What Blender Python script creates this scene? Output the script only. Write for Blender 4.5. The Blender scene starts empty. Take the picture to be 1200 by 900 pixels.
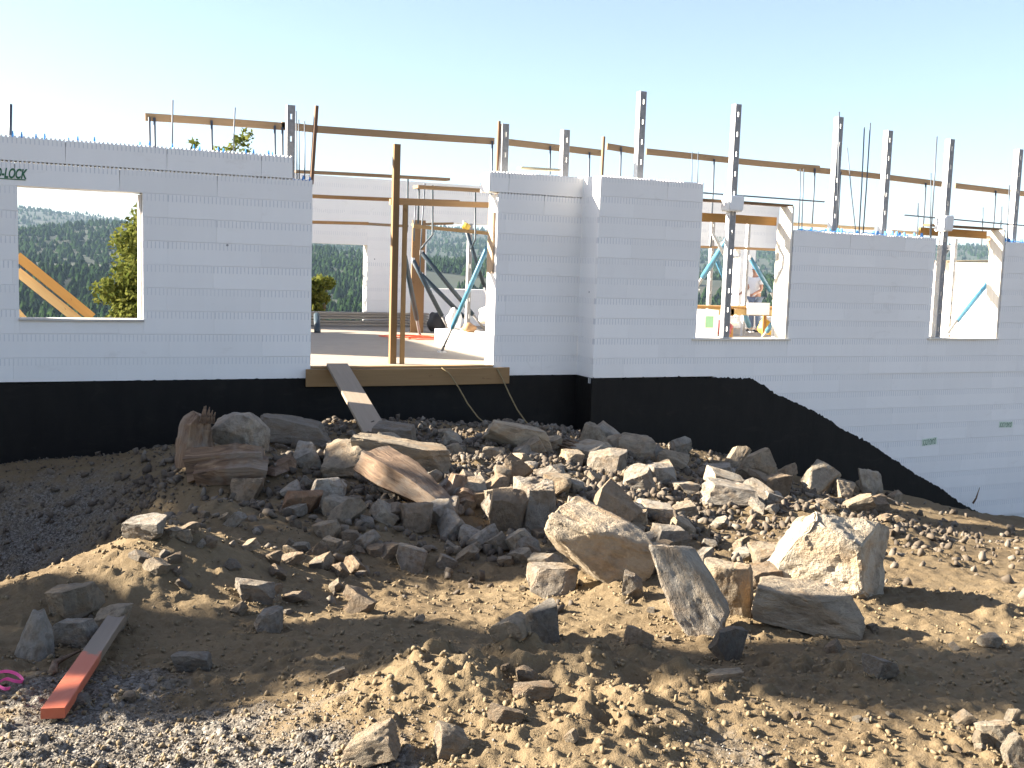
import bpy, bmesh, math, random
import numpy as np
from mathutils import Vector, Matrix, Euler
R_ = math.radians
random.seed(7)
rng = np.random.default_rng(11)
S = bpy.context.scene
COL = S.collection

# ------------------------------------------------------------------ camera
FPX, YAW, PITCH, ROLL, EYE = 1260.0, R_(24.906), R_(6.1595), R_(1.8683), 1.63
_F = Vector((math.sin(YAW)*math.cos(PITCH), math.cos(YAW)*math.cos(PITCH), -math.sin(PITCH)))
_r = Vector((math.cos(YAW), -math.sin(YAW), 0)); _u = _r.cross(_F)
_Rt = _r*math.cos(ROLL) + _u*math.sin(ROLL)
_Up = _u*math.cos(ROLL) - _r*math.sin(ROLL)
CAM = Vector((0, 0, EYE))
cd = bpy.data.cameras.new('camera'); cam = bpy.data.objects.new('camera', cd); COL.objects.link(cam)
cd.sensor_width = 36; cd.lens = 36*FPX/1200; cd.clip_start = .05; cd.clip_end = 20000
cam.matrix_world = Matrix((( _Rt.x, _Up.x, -_F.x, 0), (_Rt.y, _Up.y, -_F.y, 0), (_Rt.z, _Up.z, -_F.z, EYE), (0, 0, 0, 1)))
S.camera = cam

# ------------------------------------------------------------------ light
SUN_AZ, SUN_EL = R_(61), R_(24.5)          # azimuth to the left of +y
TO_SUN = Vector((-math.sin(SUN_AZ)*math.cos(SUN_EL), math.cos(SUN_AZ)*math.cos(SUN_EL), math.sin(SUN_EL)))
W = bpy.data.worlds.new('World'); S.world = W; W.use_nodes = True
nt = W.node_tree; nt.nodes.clear()
sky = nt.nodes.new('ShaderNodeTexSky'); sky.sky_type = 'NISHITA'; sky.sun_disc = False
sky.sun_elevation = SUN_EL; sky.sun_rotation = -SUN_AZ
sky.air_density = 1.0; sky.dust_density = 2.2; sky.ozone_density = 2.8; sky.altitude = 900
bg = nt.nodes.new('ShaderNodeBackground'); bg.inputs[1].default_value = .044
out = nt.nodes.new('ShaderNodeOutputWorld')
veil = nt.nodes.new('ShaderNodeMix'); veil.data_type = 'RGBA'; veil.blend_type = 'ADD'; veil.inputs[0].default_value = 1; veil.inputs[7].default_value = (.50, .30, .12, 1)
nt.links.new(sky.outputs[0], veil.inputs[6]); nt.links.new(veil.outputs[2], bg.inputs[0]); nt.links.new(bg.outputs[0], out.inputs[0])
ld = bpy.data.lights.new('sun', 'SUN'); ld.energy = 5.0; ld.angle = R_(.53); ld.color = (1, .90, .76)
sun = bpy.data.objects.new('sun', ld); COL.objects.link(sun)
sun.rotation_euler = TO_SUN.to_track_quat('Z', 'Y').to_euler(); sun.location = (-20, 20, 30)
S.view_settings.view_transform = 'Standard'; S.view_settings.look = 'None'
S.view_settings.exposure = 2.6; S.view_settings.gamma = 1
S.cycles.max_bounces = 6; S.cycles.volume_bounces = 0

# ------------------------------------------------------------------ pixel helpers (photo pixels, 1200x900)
def ray(u, v): return _F + _Rt*((u-600)/FPX) - _Up*((v-450)/FPX)
def at_y(u, v, Y):
    d = ray(u, v); return CAM + d*(Y/d.y)
def at_x(u, v, X):
    d = ray(u, v); return CAM + d*(X/d.x)
def at_z(u, v, Z):
    d = ray(u, v); return CAM + d*((Z-EYE)/d.z)
def at_d(u, v, D): return CAM + ray(u, v)*D

# ------------------------------------------------------------------ object helpers
def tag(o, label=None, cat=None, group=None, kind=None):
    if label: o['label'] = label
    if cat: o['category'] = cat
    if group: o['group'] = group
    if kind: o['kind'] = kind
    return o
def empty(name, loc, rz=0):
    o = bpy.data.objects.new(name, None); COL.objects.link(o)
    o.empty_display_size = .2; o.location = loc; o.rotation_euler = (0, 0, rz); return o
def Wm(o):
    m = o.matrix_basis.copy()
    return Wm(o.parent) @ m if o.parent else m
def par(o, p):
    w = Wm(o); o.parent = p; o.matrix_basis = Wm(p).inverted() @ w; return o
def link(name, me, mat=None, parent=None, M=None, color=None):
    o = bpy.data.objects.new(name, me); COL.objects.link(o)
    if mat and not me.materials: me.materials.append(mat)
    if M is not None: o.matrix_basis = M
    if color: o.color = (*color, 1)
    if parent: par(o, parent)
    return o
def mesh(verts, faces, smooth=False):
    me = bpy.data.meshes.new('m'); me.from_pydata([tuple(v) for v in verts], [], faces); me.update()
    if smooth: me.polygons.foreach_set('use_smooth', [True]*len(me.polygons))
    return me
def np_mesh(V, Q, smooth=False):
    """V (n,3), Q (m,k) with k = 3 or 4"""
    me = bpy.data.meshes.new('m'); k = Q.shape[1]
    me.vertices.add(len(V)); me.vertices.foreach_set('co', np.asarray(V, np.float32).ravel())
    me.loops.add(Q.size); me.loops.foreach_set('vertex_index', np.asarray(Q, np.int32).ravel())
    me.polygons.add(len(Q)); me.polygons.foreach_set('loop_start', np.arange(len(Q), dtype=np.int32)*k)
    me.polygons.foreach_set('loop_total', np.full(len(Q), k, np.int32))
    if smooth: me.polygons.foreach_set('use_smooth', np.ones(len(Q), bool))
    me.update(calc_edges=True); me.validate(); return me
class MB:
    def __init__(s): s.v = []; s.f = []
    def add(s, vs, fs):
        n = len(s.v); s.v += [Vector(v) for v in vs]; s.f += [tuple(i+n for i in f) for f in fs]; return s
    def box(s, a, b):
        (x0, y0, z0), (x1, y1, z1) = a, b
        return s.add([(x0,y0,z0),(x1,y0,z0),(x1,y1,z0),(x0,y1,z0),(x0,y0,z1),(x1,y0,z1),(x1,y1,z1),(x0,y1,z1)],
                     [(0,3,2,1),(4,5,6,7),(0,1,5,4),(1,2,6,5),(2,3,7,6),(3,0,4,7)])
    def tube(s, pts, rad, n=7, cap=True):
        pts = [Vector(p) for p in pts]
        if not hasattr(rad, '__len__'): rad = [rad]*len(pts)
        rings = []
        up = Vector((0, 0, 1)); prev = None
        for i, p in enumerate(pts):
            t = (pts[min(i+1, len(pts)-1)] - pts[max(i-1, 0)]).normalized()
            a = prev if prev is not None else (up if abs(t.z) < .9 else Vector((1, 0, 0)))
            x = (a - t*a.dot(t)).normalized(); prev = x; y = t.cross(x)
            rings.append([p + (x*math.cos(2*math.pi*k/n) + y*math.sin(2*math.pi*k/n))*rad[i] for k in range(n)])
        vs = [v for r in rings for v in r]
        fs = [(i*n+k, i*n+(k+1) % n, (i+1)*n+(k+1) % n, (i+1)*n+k) for i in range(len(pts)-1) for k in range(n)]
        if cap: fs += [tuple(range(n))[::-1], tuple((len(pts)-1)*n+k for k in range(n))]
        return s.add(vs, fs)
    def build(s, name, mat, parent=None, smooth=False, color=None, center=True):
        c = Vector((0, 0, 0))
        if center and s.v:
            c = Vector((sum(v.x for v in s.v)/len(s.v), sum(v.y for v in s.v)/len(s.v), min(v.z for v in s.v)))
        me = mesh([v-c for v in s.v], s.f, smooth)
        return link(name, me, mat, parent, Matrix.Translation(c), color)
def frame(p, q, up=(0, 0, 1)):
    """local X along p->q, local Z near up"""
    p, q = Vector(p), Vector(q); x = (q-p).normalized(); up = Vector(up)
    if abs(x.dot(up)) > .98: up = Vector((0, 1, 0))
    y = up.cross(x).normalized(); z = x.cross(y)
    M = Matrix((x, y, z)).transposed().to_4x4(); M.translation = (p+q)/2
    return M
_bars = {}
def bar(name, p, q, w, t, mat, parent=None, up=(0, 0, 1), color=None, ch=.004):
    """a board from p to q: w across (local Y), t along local Z, slightly chamfered and not dead straight"""
    L = (Vector(q)-Vector(p)).length; bow = random.uniform(-.003, .003)*L
    n = max(1, int(L/.6)); vs = []; fs = []; c = min(ch, w*.2, t*.2)
    sec = [(-w/2+c, -t/2), (w/2-c, -t/2), (w/2, -t/2+c), (w/2, t/2-c), (w/2-c, t/2), (-w/2+c, t/2), (-w/2, t/2-c), (-w/2, -t/2+c)]
    for i in range(n+1):
        s = i/n; dz = bow*4*s*(1-s)
        vs += [(-L/2+L*s, y, z+dz) for y, z in sec]
    for i in range(n):
        for k in range(8): fs.append((i*8+k, (i+1)*8+k, (i+1)*8+(k+1) % 8, i*8+(k+1) % 8))
    fs += [tuple(range(8)), tuple(n*8+7-k for k in range(8))]
    return link(name, mesh(vs, fs), mat, parent, frame(p, q, up), color)
def tube_obj(name, pts, rad, mat, parent=None, n=7, smooth=True, color=None):
    return MB().tube(pts, rad, n).build(name, mat, parent, smooth, color)

# ------------------------------------------------------------------ noise (numpy)
def _hash(ix, iy, s):
    h = (ix.astype(np.int64)*374761393 + iy.astype(np.int64)*668265263 + s*1442695041) & 0x7fffffff
    h = ((h ^ (h >> 13))*1274126177) & 0x7fffffff
    return ((h ^ (h >> 16)) & 0xffff)/65535.0
def vnoise(x, y, s=0):
    ix, iy = np.floor(x), np.floor(y); fx, fy = x-ix, y-iy
    fx = fx*fx*fx*(fx*(fx*6-15)+10); fy = fy*fy*fy*(fy*(fy*6-15)+10)
    a, b, c, d = _hash(ix, iy, s), _hash(ix+1, iy, s), _hash(ix, iy+1, s), _hash(ix+1, iy+1, s)
    return (a*(1-fx)+b*fx)*(1-fy) + (c*(1-fx)+d*fx)*fy
def fbm(x, y, o=4, s=0):
    r = 0; a = .5
    for i in range(o):
        c, sn = math.cos(i*.9+.3), math.sin(i*.9+.3)
        r = r + a*(vnoise((x*c-y*sn)*2**i, (x*sn+y*c)*2**i, s+i*17)-.5); a *= .5
    return r*2
def billow(x, y, o=3, s=0):
    r = 0; a = .5
    for i in range(o):
        r = r + a*(1-np.abs(vnoise(x*2**i, y*2**i, s+i*31)*2-1)); a *= .5
    return r

# ------------------------------------------------------------------ materials
MATS = {}
def mat(name):
    m = bpy.data.materials.new(name); m.use_nodes = True; t = m.node_tree
    b = t.nodes['Principled BSDF']; MATS[name] = m; return m, t, b
def N(t, typ, **kw):
    n = t.nodes.new(typ)
    for k, v in kw.items():
        if k in n.inputs: n.inputs[k].default_value = v
        else: setattr(n, k, v)
    return n
def ramp(t, fac, stops):
    n = t.nodes.new('ShaderNodeValToRGB'); e = n.color_ramp.elements
    while len(e) < len(stops): e.new(.5)
    for el, (p, c) in zip(e, stops):
        el.position = p; el.color = (*c, 1) if len(c) == 3 else c
    t.links.new(fac, n.inputs[0]); return n.outputs[0]
def mixc(t, fac, a, b, mode='MIX'):
    n = t.nodes.new('ShaderNodeMix'); n.data_type = 'RGBA'; n.blend_type = mode
    for i, x in ((0, fac), (6, a), (7, b)):
        if hasattr(x, 'is_linked'): t.links.new(x, n.inputs[i])
        elif i == 0: n.inputs[0].default_value = x
        else: n.inputs[i].default_value = (*x, 1)
    return n.outputs[2]
def noise(t, vec, scale, detail=4, rough=.6, dist=0):
    n = N(t, 'ShaderNodeTexNoise', Scale=scale, Detail=detail, Roughness=rough, Distortion=dist)
    if vec is not None: t.links.new(vec, n.inputs['Vector'])
    return n.outputs['Fac']
def bump(t, b, h, strength=.4, dist=.02):
    n = N(t, 'ShaderNodeBump', Strength=strength, Distance=dist); t.links.new(h, n.inputs['Height'])
    t.links.new(n.outputs[0], b.inputs['Normal']); return n
def math_(t, op, a, b=None):
    n = t.nodes.new('ShaderNodeMath'); n.operation = op
    for i, x in ((0, a), (1, b)):
        if x is None: continue
        if hasattr(x, 'is_linked'): t.links.new(x, n.inputs[i])
        else: n.inputs[i].default_value = x
    return n.outputs[0]
def coord(t, out_='Object'): return t.nodes.new('ShaderNodeTexCoord').outputs[out_]
def mapping(t, vec, sc):
    n = N(t, 'ShaderNodeMapping'); n.inputs['Scale'].default_value = sc; t.links.new(vec, n.inputs[0]); return n.outputs[0]
def oinfo(t, o): return t.nodes.new('ShaderNodeObjectInfo').outputs[o]
def simple(name, col, rough=.7, metal=0, var=.15, scale=8, bmp=0):
    m, t, b = mat(name); v = coord(t)
    n = noise(t, v, scale, 5)
    c = mixc(t, n, tuple(x*(1-var) for x in col), tuple(min(1, x*(1+var)) for x in col))
    t.links.new(c, b.inputs['Base Color']); b.inputs['Roughness'].default_value = rough; b.inputs['Metallic'].default_value = metal
    if bmp: bump(t, b, n, bmp, .01)
    return m

def m_foam():
    m, t, b = mat('foam'); v = coord(t); rnd = oinfo(t, 'Random')
    sep = N(t, 'ShaderNodeSeparateXYZ'); t.links.new(v, sep.inputs[0])
    # moulded tie slots: short upright marks under the top edge of each panel, 5 cm apart
    fx = math_(t, 'FRACT', math_(t, 'DIVIDE', sep.outputs[0], .0508))
    line = math_(t, 'LESS_THAN', fx, .24)
    zz = math_(t, 'MULTIPLY', math_(t, 'GREATER_THAN', sep.outputs[2], .208), math_(t, 'LESS_THAN', sep.outputs[2], .296))
    brk = math_(t, 'GREATER_THAN', noise(t, v, 3.3, 2), .40)
    msk = math_(t, 'MULTIPLY', math_(t, 'MULTIPLY', line, zz), brk)
    stre = math_(t, 'ADD', math_(t, 'MULTIPLY', rnd, .30), .17)
    wv = t.nodes.new('ShaderNodeNewGeometry').outputs['Position']
    big = noise(t, wv, .7, 4, .55); st = noise(t, mapping(t, wv, (9, 9, .5)), 1, 3)
    c = mixc(t, big, (.83, .815, .78), (.92, .90, .86))
    c = mixc(t, math_(t, 'MULTIPLY', st, .14), c, (.62, .60, .56))
    sc = ramp(t, noise(t, mapping(t, wv, (1.1, 1.1, 2.2)), 1.5, 7, .72, .6), [(.60, (0, 0, 0)), (.80, (.34, .34, .34))]); c = mixc(t, sc, c, (.50, .46, .40))
    dots = N(t, 'ShaderNodeTexVoronoi', Scale=1.1); t.links.new(wv, dots.inputs['Vector'])
    c = mixc(t, math_(t, 'MULTIPLY', math_(t, 'LESS_THAN', dots.outputs['Distance'], .017), .8), c, (.12, .11, .1))
    c = mixc(t, math_(t, 'MULTIPLY', msk, stre), c, (.36, .39, .44))
    hsv = N(t, 'ShaderNodeHueSaturation'); t.links.new(c, hsv.inputs['Color'])
    t.links.new(math_(t, 'ADD', math_(t, 'MULTIPLY', rnd, .06), .955), hsv.inputs['Value'])
    t.links.new(hsv.outputs[0], b.inputs['Base Color']); b.inputs['Roughness'].default_value = .75
    b.inputs['Specular IOR Level'].default_value = .25
    fine = noise(t, wv, 120, 2)
    h = math_(t, 'SUBTRACT', math_(t, 'MULTIPLY', fine, .12), msk)
    bump(t, b, h, .25, .004)
    return m
def m_coating():
    m, t, b = mat('coating'); v = t.nodes.new('ShaderNodeNewGeometry').outputs['Position']
    n = noise(t, mapping(t, v, (3, 3, 1)), 2, 5); f = noise(t, v, 60, 3)
    c = ramp(t, n, [(.3, (.004, .0034, .0029)), (.75, (.009, .0075, .006))])
    sm = ramp(t, noise(t, mapping(t, v, (1.2, 1.2, 3.5)), 1.6, 6, .7, .8), [(.56, (0, 0, 0)), (.74, (.55, .55, .55))]); c = mixc(t, sm, c, (.022, .0185, .014))
    t.links.new(c, b.inputs['Base Color']); b.inputs['Roughness'].default_value = .62
    b.inputs['Specular IOR Level'].default_value = .22
    bump(t, b, math_(t, 'ADD', n, math_(t, 'MULTIPLY', f, .3)), .5, .02); return m
def m_wood():
    m, t, b = mat('wood'); v = coord(t)
    g = noise(t, mapping(t, v, (1.4, 38, 38)), 1, 6, .6, .4); k = noise(t, mapping(t, v, (5, 14, 14)), 1, 2)
    c = mixc(t, g, (.74, .70, .62), (1.1, 1.1, 1.1)); kn = math_(t, 'GREATER_THAN', k, .73)
    c = mixc(t, math_(t, 'MULTIPLY', kn, .5), c, (.45, .3, .2))
    c = mixc(t, 1.0, c, oinfo(t, 'Color'), 'MULTIPLY')
    t.links.new(c, b.inputs['Base Color']); b.inputs['Roughness'].default_value = .72; bump(t, b, g, .3, .004); return m
def m_orange():
    m, t, b = mat('sprayed_wood'); v = coord(t)
    sep = N(t, 'ShaderNodeSeparateXYZ'); t.links.new(v, sep.inputs[0])
    g = noise(t, mapping(t, v, (1.4, 40, 40)), 1, 6, .6, .4); n = noise(t, v, 9, 5, .65)
    w = mixc(t, g, (.12, .088, .058), (.20, .155, .11))
    n2 = noise(t, mapping(t, v, (6, 30, 30)), 1, 5, .7); o = mixc(t, n2, (.40, .070, .026), (.46, .13, .06))
    e = math_(t, 'ADD', sep.outputs[0], math_(t, 'MULTIPLY', math_(t, 'SUBTRACT', n, .5), .5))
    f = ramp(t, e, [(.0, (0, 0, 0)), (.06, (.92, .92, .92)), (1, (1, 1, 1))])
    c = mixc(t, f, w, o); t.links.new(c, b.inputs['Base Color']); b.inputs['Roughness'].default_value = .6
    bump(t, b, g, .3, .003); return m
def m_ply():
    m, t, b = mat('plywood'); v = coord(t)
    g = noise(t, mapping(t, v, (1.2, 14, 14)), 1, 6, .6, .6); n = noise(t, v, 2.2, 5)
    c = mixc(t, g, (.33, .275, .205), (.44, .375, .285)); c = mixc(t, math_(t, 'MULTIPLY', n, .55), c, (.18, .16, .14))
    c = mixc(t, math_(t, 'MULTIPLY', oinfo(t, 'Random'), .25), c, (.22, .18, .14))
    t.links.new(c, b.inputs['Base Color']); b.inputs['Roughness'].default_value = .75; bump(t, b, g, .2, .003); return m
def m_steel():
    m, t, b = mat('galvanised_steel'); v = coord(t)
    n = noise(t, mapping(t, v, (30, 30, 5)), 1, 5); s = noise(t, v, 14, 4, .7)
    c = mixc(t, n, (.42, .43, .44), (.66, .66, .65)); f = math_(t, 'GREATER_THAN', s, .58)
    c = mixc(t, math_(t, 'MULTIPLY', f, .6), c, (.75, .74, .71))
    t.links.new(c, b.inputs['Base Color']); b.inputs['Metallic'].default_value = .35; b.inputs['Roughness'].default_value = .55; return m
def m_rock():
    m, t, b = mat('rock'); v = coord(t); rnd = oinfo(t, 'Random')
    off = N(t, 'ShaderNodeVectorMath', operation='ADD'); t.links.new(v, off.inputs[0])
    cx = N(t, 'ShaderNodeCombineXYZ'); r10 = math_(t, 'MULTIPLY', rnd, 40)
    t.links.new(r10, cx.inputs[0]); t.links.new(r10, cx.inputs[1]); t.links.new(cx.outputs[0], off.inputs[1]); v2 = off.outputs[0]
    big = noise(t, v2, 2.0, 6, .6, .5); med = noise(t, v2, 7, 6, .65); fin = noise(t, v2, 34, 5, .65)
    c = ramp(t, big, [(.30, (.74, .72, .70)), (.5, (1, 1, 1)), (.68, (1.22, 1.14, 1.02))])
    st = ramp(t, noise(t, v2, 1.6, 5, .55, 1.2), [(.50, (0, 0, 0)), (.66, (.75, .75, .75))])
    c = mixc(t, st, c, (1.02, .80, .58))
    c = mixc(t, math_(t, 'MULTIPLY', fin, .55), c, (.55, .53, .50))
    vein = N(t, 'ShaderNodeTexWave', Scale=1.1, Distortion=9.0, Detail=4.0); vein.inputs['Detail Scale'].default_value = 1.6
    t.links.new(v2, vein.inputs['Vector']); vm = ramp(t, vein.outputs['Fac'], [(.96, (0, 0, 0)), (1, (.22, .22, .22))])
    c = mixc(t, vm, c, (1.5, 1.45, 1.35))
    c = mixc(t, 1.0, c, oinfo(t, 'Color'), 'MULTIPLY')
    # soil dusted over whatever faces up, and mud smeared low on each stone
    du = ramp(t, noise(t, v2, 5, 5, .6), [(.48, (0, 0, 0)), (.70, (.75, .75, .75))])
    c = mixc(t, du, c, (.135, .102, .068))
    t.links.new(c, b.inputs['Base Color']); b.inputs['Roughness'].default_value = .85; b.inputs['Specular IOR Level'].default_value = .25
    h = math_(t, 'ADD', math_(t, 'MULTIPLY', med, .8), math_(t, 'MULTIPLY', fin, .35)); bump(t, b, h, .9, .06); return m
def m_dirt():
    m, t, b = mat('dirt'); v = t.nodes.new('ShaderNodeNewGeometry').outputs['Position']
    a = N(t, 'ShaderNodeAttribute', attribute_name='gravel').outputs['Fac']
    big = noise(t, v, .8, 5, .6); med = noise(t, v, 5, 6, .65); fin = noise(t, v, 45, 5, .7); vf = noise(t, v, 170, 3, .7)
    c = ramp(t, big, [(.3, (.135, .096, .052)), (.55, (.192, .142, .079)), (.75, (.228, .174, .102))])
    c = mixc(t, math_(t, 'MULTIPLY', med, .55), c, (.090, .064, .041))
    c = mixc(t, ramp(t, fin, [(.45, (0, 0, 0)), (.7, (.55, .55, .55))]), c, (.215, .168, .105))
    vo = N(t, 'ShaderNodeTexVoronoi', Scale=62.0); t.links.new(v, vo.inputs['Vector'])
    bw = N(t, 'ShaderNodeRGBToBW'); t.links.new(vo.outputs['Color'], bw.inputs[0])
    gc = ramp(t, bw.outputs[0], [(.15, (.075, .064, .052)), (.5, (.140, .126, .105)), (.85, (.24, .22, .19))])
    gm = ramp(t, math_(t, 'ADD', a, math_(t, 'MULTIPLY', math_(t, 'SUBTRACT', med, .5), .7)), [(.38, (0, 0, 0)), (.62, (1, 1, 1))])
    c = mixc(t, gm, c, gc)
    t.links.new(c, b.inputs['Base Color']); b.inputs['Roughness'].default_value = .95; b.inputs['Specular IOR Level'].default_value = .12
    gh = math_(t, 'MULTIPLY', math_(t, 'SUBTRACT', .5, vo.outputs['Distance']), gm)
    h = math_(t, 'ADD', math_(t, 'ADD', math_(t, 'MULTIPLY', fin, .7), math_(t, 'MULTIPLY', vf, .3)), math_(t, 'MULTIPLY', gh, .8))
    bump(t, b, h, .8, .022); return m
def m_gravel():
    m, t, b = mat('gravel_stone'); v = t.nodes.new('ShaderNodeNewGeometry').outputs['Position']
    r = t.nodes.new('ShaderNodeNewGeometry').outputs['Random Per Island']
    c = ramp(t, r, [(0, (.075, .063, .050)), (.4, (.140, .122, .100)), (.75, (.19, .17, .14)), (1, (.28, .258, .222))])
    c = mixc(t, math_(t, 'MULTIPLY', noise(t, v, 60, 3), .5), c, (.125, .097, .068))
    t.links.new(c, b.inputs['Base Color']); b.inputs['Roughness'].default_value = .9; return m
def m_leaf(name, c0, c1, tr=.25):
    m, t, b = mat(name); r = t.nodes.new('ShaderNodeNewGeometry').outputs['Random Per Island']
    c = mixc(t, r, c0, c1); t.links.new(c, b.inputs['Base Color']); b.inputs['Roughness'].default_value = .6
    b.inputs['Specular IOR Level'].default_value = .0
    if tr:
        tl = N(t, 'ShaderNodeBsdfTranslucent'); t.links.new(c, tl.inputs[0]); mx = N(t, 'ShaderNodeMixShader', Fac=tr)
        o = t.nodes['Material Output']; t.links.new(b.outputs[0], mx.inputs[1]); t.links.new(tl.outputs[0], mx.inputs[2]); t.links.new(mx.outputs[0], o.inputs[0])
    return m
def m_hills():
    m, t, b = mat('hillside'); v = t.nodes.new('ShaderNodeNewGeometry').outputs['Position']
    n = noise(t, v, .0045, 6, .6); f = noise(t, v, .05, 5, .7)
    c = ramp(t, n, [(.46, (.012, .022, .008)), (.58, (.018, .026, .010)), (.68, (.040, .034, .020)), (.80, (.075, .06, .04))])
    c = mixc(t, ramp(t, f, [(.45, (0, 0, 0)), (.6, (.7, .7, .7))]), c, (.012, .018, .008))
    t.links.new(c, b.inputs['Base Color']); b.inputs['Roughness'].default_value = .95; return m
FOAM, COAT, WOOD, ORANGE, PLY, STEEL, ROCK, DIRT, GRAVEL = m_foam(), m_coating(), m_wood(), m_orange(), m_ply(), m_steel(), m_rock(), m_dirt(), m_gravel()
HILL = m_hills()
WEB = simple('dark_shaded_steel', (.27, .265, .26), .6, .2, .5, 18)  # dark brace screws; on the post webs, the shaded face painted darker
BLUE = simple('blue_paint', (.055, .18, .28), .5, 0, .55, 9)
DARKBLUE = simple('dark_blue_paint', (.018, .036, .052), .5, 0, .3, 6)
REBAR = simple('steel_rod', (.085, .10, .12), .55, .3, .3, 20)
RUST = simple('rusty_rod', (.22, .12, .07), .7, .1, .3, 15)
BLUETIE = simple('blue_plastic', (.04, .24, .60), .4, 0, .25, 12)
GREENINK = simple('green_ink', (.025, .13, .06), .6, 0, .3, 30)
WHITE = simple('white_foam', (.80, .80, .78), .7, 0, .05, 5)
ROPE = simple('rope', (.26, .19, .09), .8, 0, .3, 40)
BARK = simple('bark', (.115, .075, .048), .9, 0, .5, 6, .6)
PINK = simple('pink_ribbon', (.80, .10, .32), .5, 0, .15, 10)
REDCORD = simple('red_cord', (.70, .12, .05), .6, 0, .15, 10)
YELLOW = simple('yellow_paint', (.62, .42, .06), .55, 0, .2, 8)
BLACK = simple('black_rubber', (.02, .02, .022), .6, 0, .3, 8)
BAG = simple('white_bag', (.74, .72, .68), .7, 0, .1, 6, .4)
CARD = simple('brown_carton', (.36, .21, .10), .8, 0, .2, 6)
SKIN = simple('skin', (.50, .27, .18), .55, 0, .08, 6)
SHIRT = simple('white_shirt', (.80, .79, .78), .85, 0, .06, 9, .3)
JEANS = simple('blue_jeans', (.20, .25, .33), .9, 0, .2, 14, .3)
HAIR = simple('dark_hair', (.05, .03, .02), .7, 0, .3, 30)
def m_rootwood():
    m, t, b = mat('root_wood'); v = coord(t)
    g = noise(t, mapping(t, v, (1.0, 13, 13)), 1.3, 6, .65, .8); n = noise(t, v, 3.5, 5, .6)
    c = ramp(t, g, [(.3, (.05, .030, .018)), (.5, (.17, .105, .060)), (.72, (.31, .215, .130))])
    c = mixc(t, ramp(t, n, [(.5, (0, 0, 0)), (.65, (.7, .7, .7))]), c, (.22, .185, .145))
    t.links.new(c, b.inputs['Base Color']); b.inputs['Roughness'].default_value = .85; bump(t, b, g, .8, .04); return m
ROOT = m_rootwood()
PINE = m_leaf('pine_needles', (.008, .019, .0065), (.022, .040, .013), .10)
LEAF = m_leaf('yellow_green_leaves', (.075, .098, .022), (.165, .172, .044), .34)
C_PINE, C_GOLD, C_GREY, C_BROWN, C_DARK = (.34, .21, .095), (.38, .20, .05), (.22, .18, .135), (.16, .092, .042), (.12, .075, .045)

# ------------------------------------------------------------------ terrain height
CP = np.array([
 (-6,-6,.05),(0,-6,.05),(6,-6,0),(-6,0,.02),(0,0,.02),(6,0,-.1),
 (-3,2.6,-.05),(0,2.6,-.05),(2,2.6,-.07),(5,2.6,-.2),
 (-2,4.2,-.15),(.5,4.2,-.19),(2,4.2,-.2),(3,4.2,-.27),(5.5,4.2,-.45),(9,4,-.8),
 (-2.2,6.3,-.32),(0,6.3,-.38),(2,6.3,-.5),(4.2,6.3,-.56),(7.4,6.3,-.88),(11,6.3,-1.35),
 (-4.5,7.9,-.9),(-3.2,7.6,-.72),(-1,7.3,-.52),(1,8.0,-.48),(3,8.2,-.60),(5.2,8.2,-.72),(7.4,8.2,-.98),(10.5,8.2,-1.38),(15,8.2,-1.9),
 (-4.5,10.3,-2.0),(-3.2,10.2,-2.25),(-1,9.9,-2.3),(.4,10.4,-1.65),(1.5,10.5,-.62),(3,10.5,-.5),(5.2,10.5,-.55),(7.4,10.5,-.88),(10.5,10.5,-1.48),(15,10.5,-2.2),
 (-3,12.6,-1.7),(-1,12.6,-1.72),(.6,12.6,-1.30),(2,12.6,-.60),(4.2,12.6,-.44),(6.3,12.6,-.54),(8.4,12.6,-.86),(10.5,12.6,-1.38),(13.7,12.6,-2.0),(18,12.6,-2.8),
 (-3,14.2,-1.0),(0,14.2,-.95),(1.6,14.2,-.84),(3.2,14.3,-.70),(5.3,14.2,-.68),(7.4,14,-.84),(9.5,14,-1.12),(11.6,14,-1.58),(13,14,-1.86),(17,14,-2.72),(21,14,-3.4),
 (-8,12,-1.3),(-12,8,-.9),(-12,16,-1.8),(0,17,-2.4),(8,17,-2.8),(16,17,-3.4),(0,28,-5.2),(12,28,-5.6),(24,28,-6.2),(25,10,-3.6),(-14,28,-4.5)], float)
def _phi(r2): return np.where(r2 > 1e-9, .5*r2*np.log(np.maximum(r2, 1e-9)), 0)
_n = len(CP); _A = np.zeros((_n+3, _n+3)); _d2 = ((CP[:, None, :2]-CP[None, :, :2])**2).sum(-1)
_A[:_n, :_n] = _phi(_d2) + np.eye(_n)*.02; _A[:_n, _n] = 1; _A[:_n, _n+1:] = CP[:, :2]; _A[_n:, :_n] = _A[:_n, _n:].T
_w = np.linalg.solve(_A, np.concatenate([CP[:, 2], [0, 0, 0]]))
def base_z(x, y):
    x = np.asarray(x, float); y = np.asarray(y, float); sh = x.shape; x = x.ravel(); y = y.ravel(); o = np.empty_like(x)
    for i in range(0, len(x), 40000):
        a, b_ = x[i:i+40000], y[i:i+40000]
        r2 = (a[:, None]-CP[None, :, 0])**2 + (b_[:, None]-CP[None, :, 1])**2
        o[i:i+40000] = _phi(r2) @ _w[:_n] + _w[_n] + _w[_n+1]*a + _w[_n+2]*b_
    r = np.hypot(x, y-10); f = np.clip((r-24)/16, 0, 1)
    far = -2.5 - .05*np.maximum(y, -20)
    return (o*(1-f) + far*f).reshape(sh)
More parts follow.
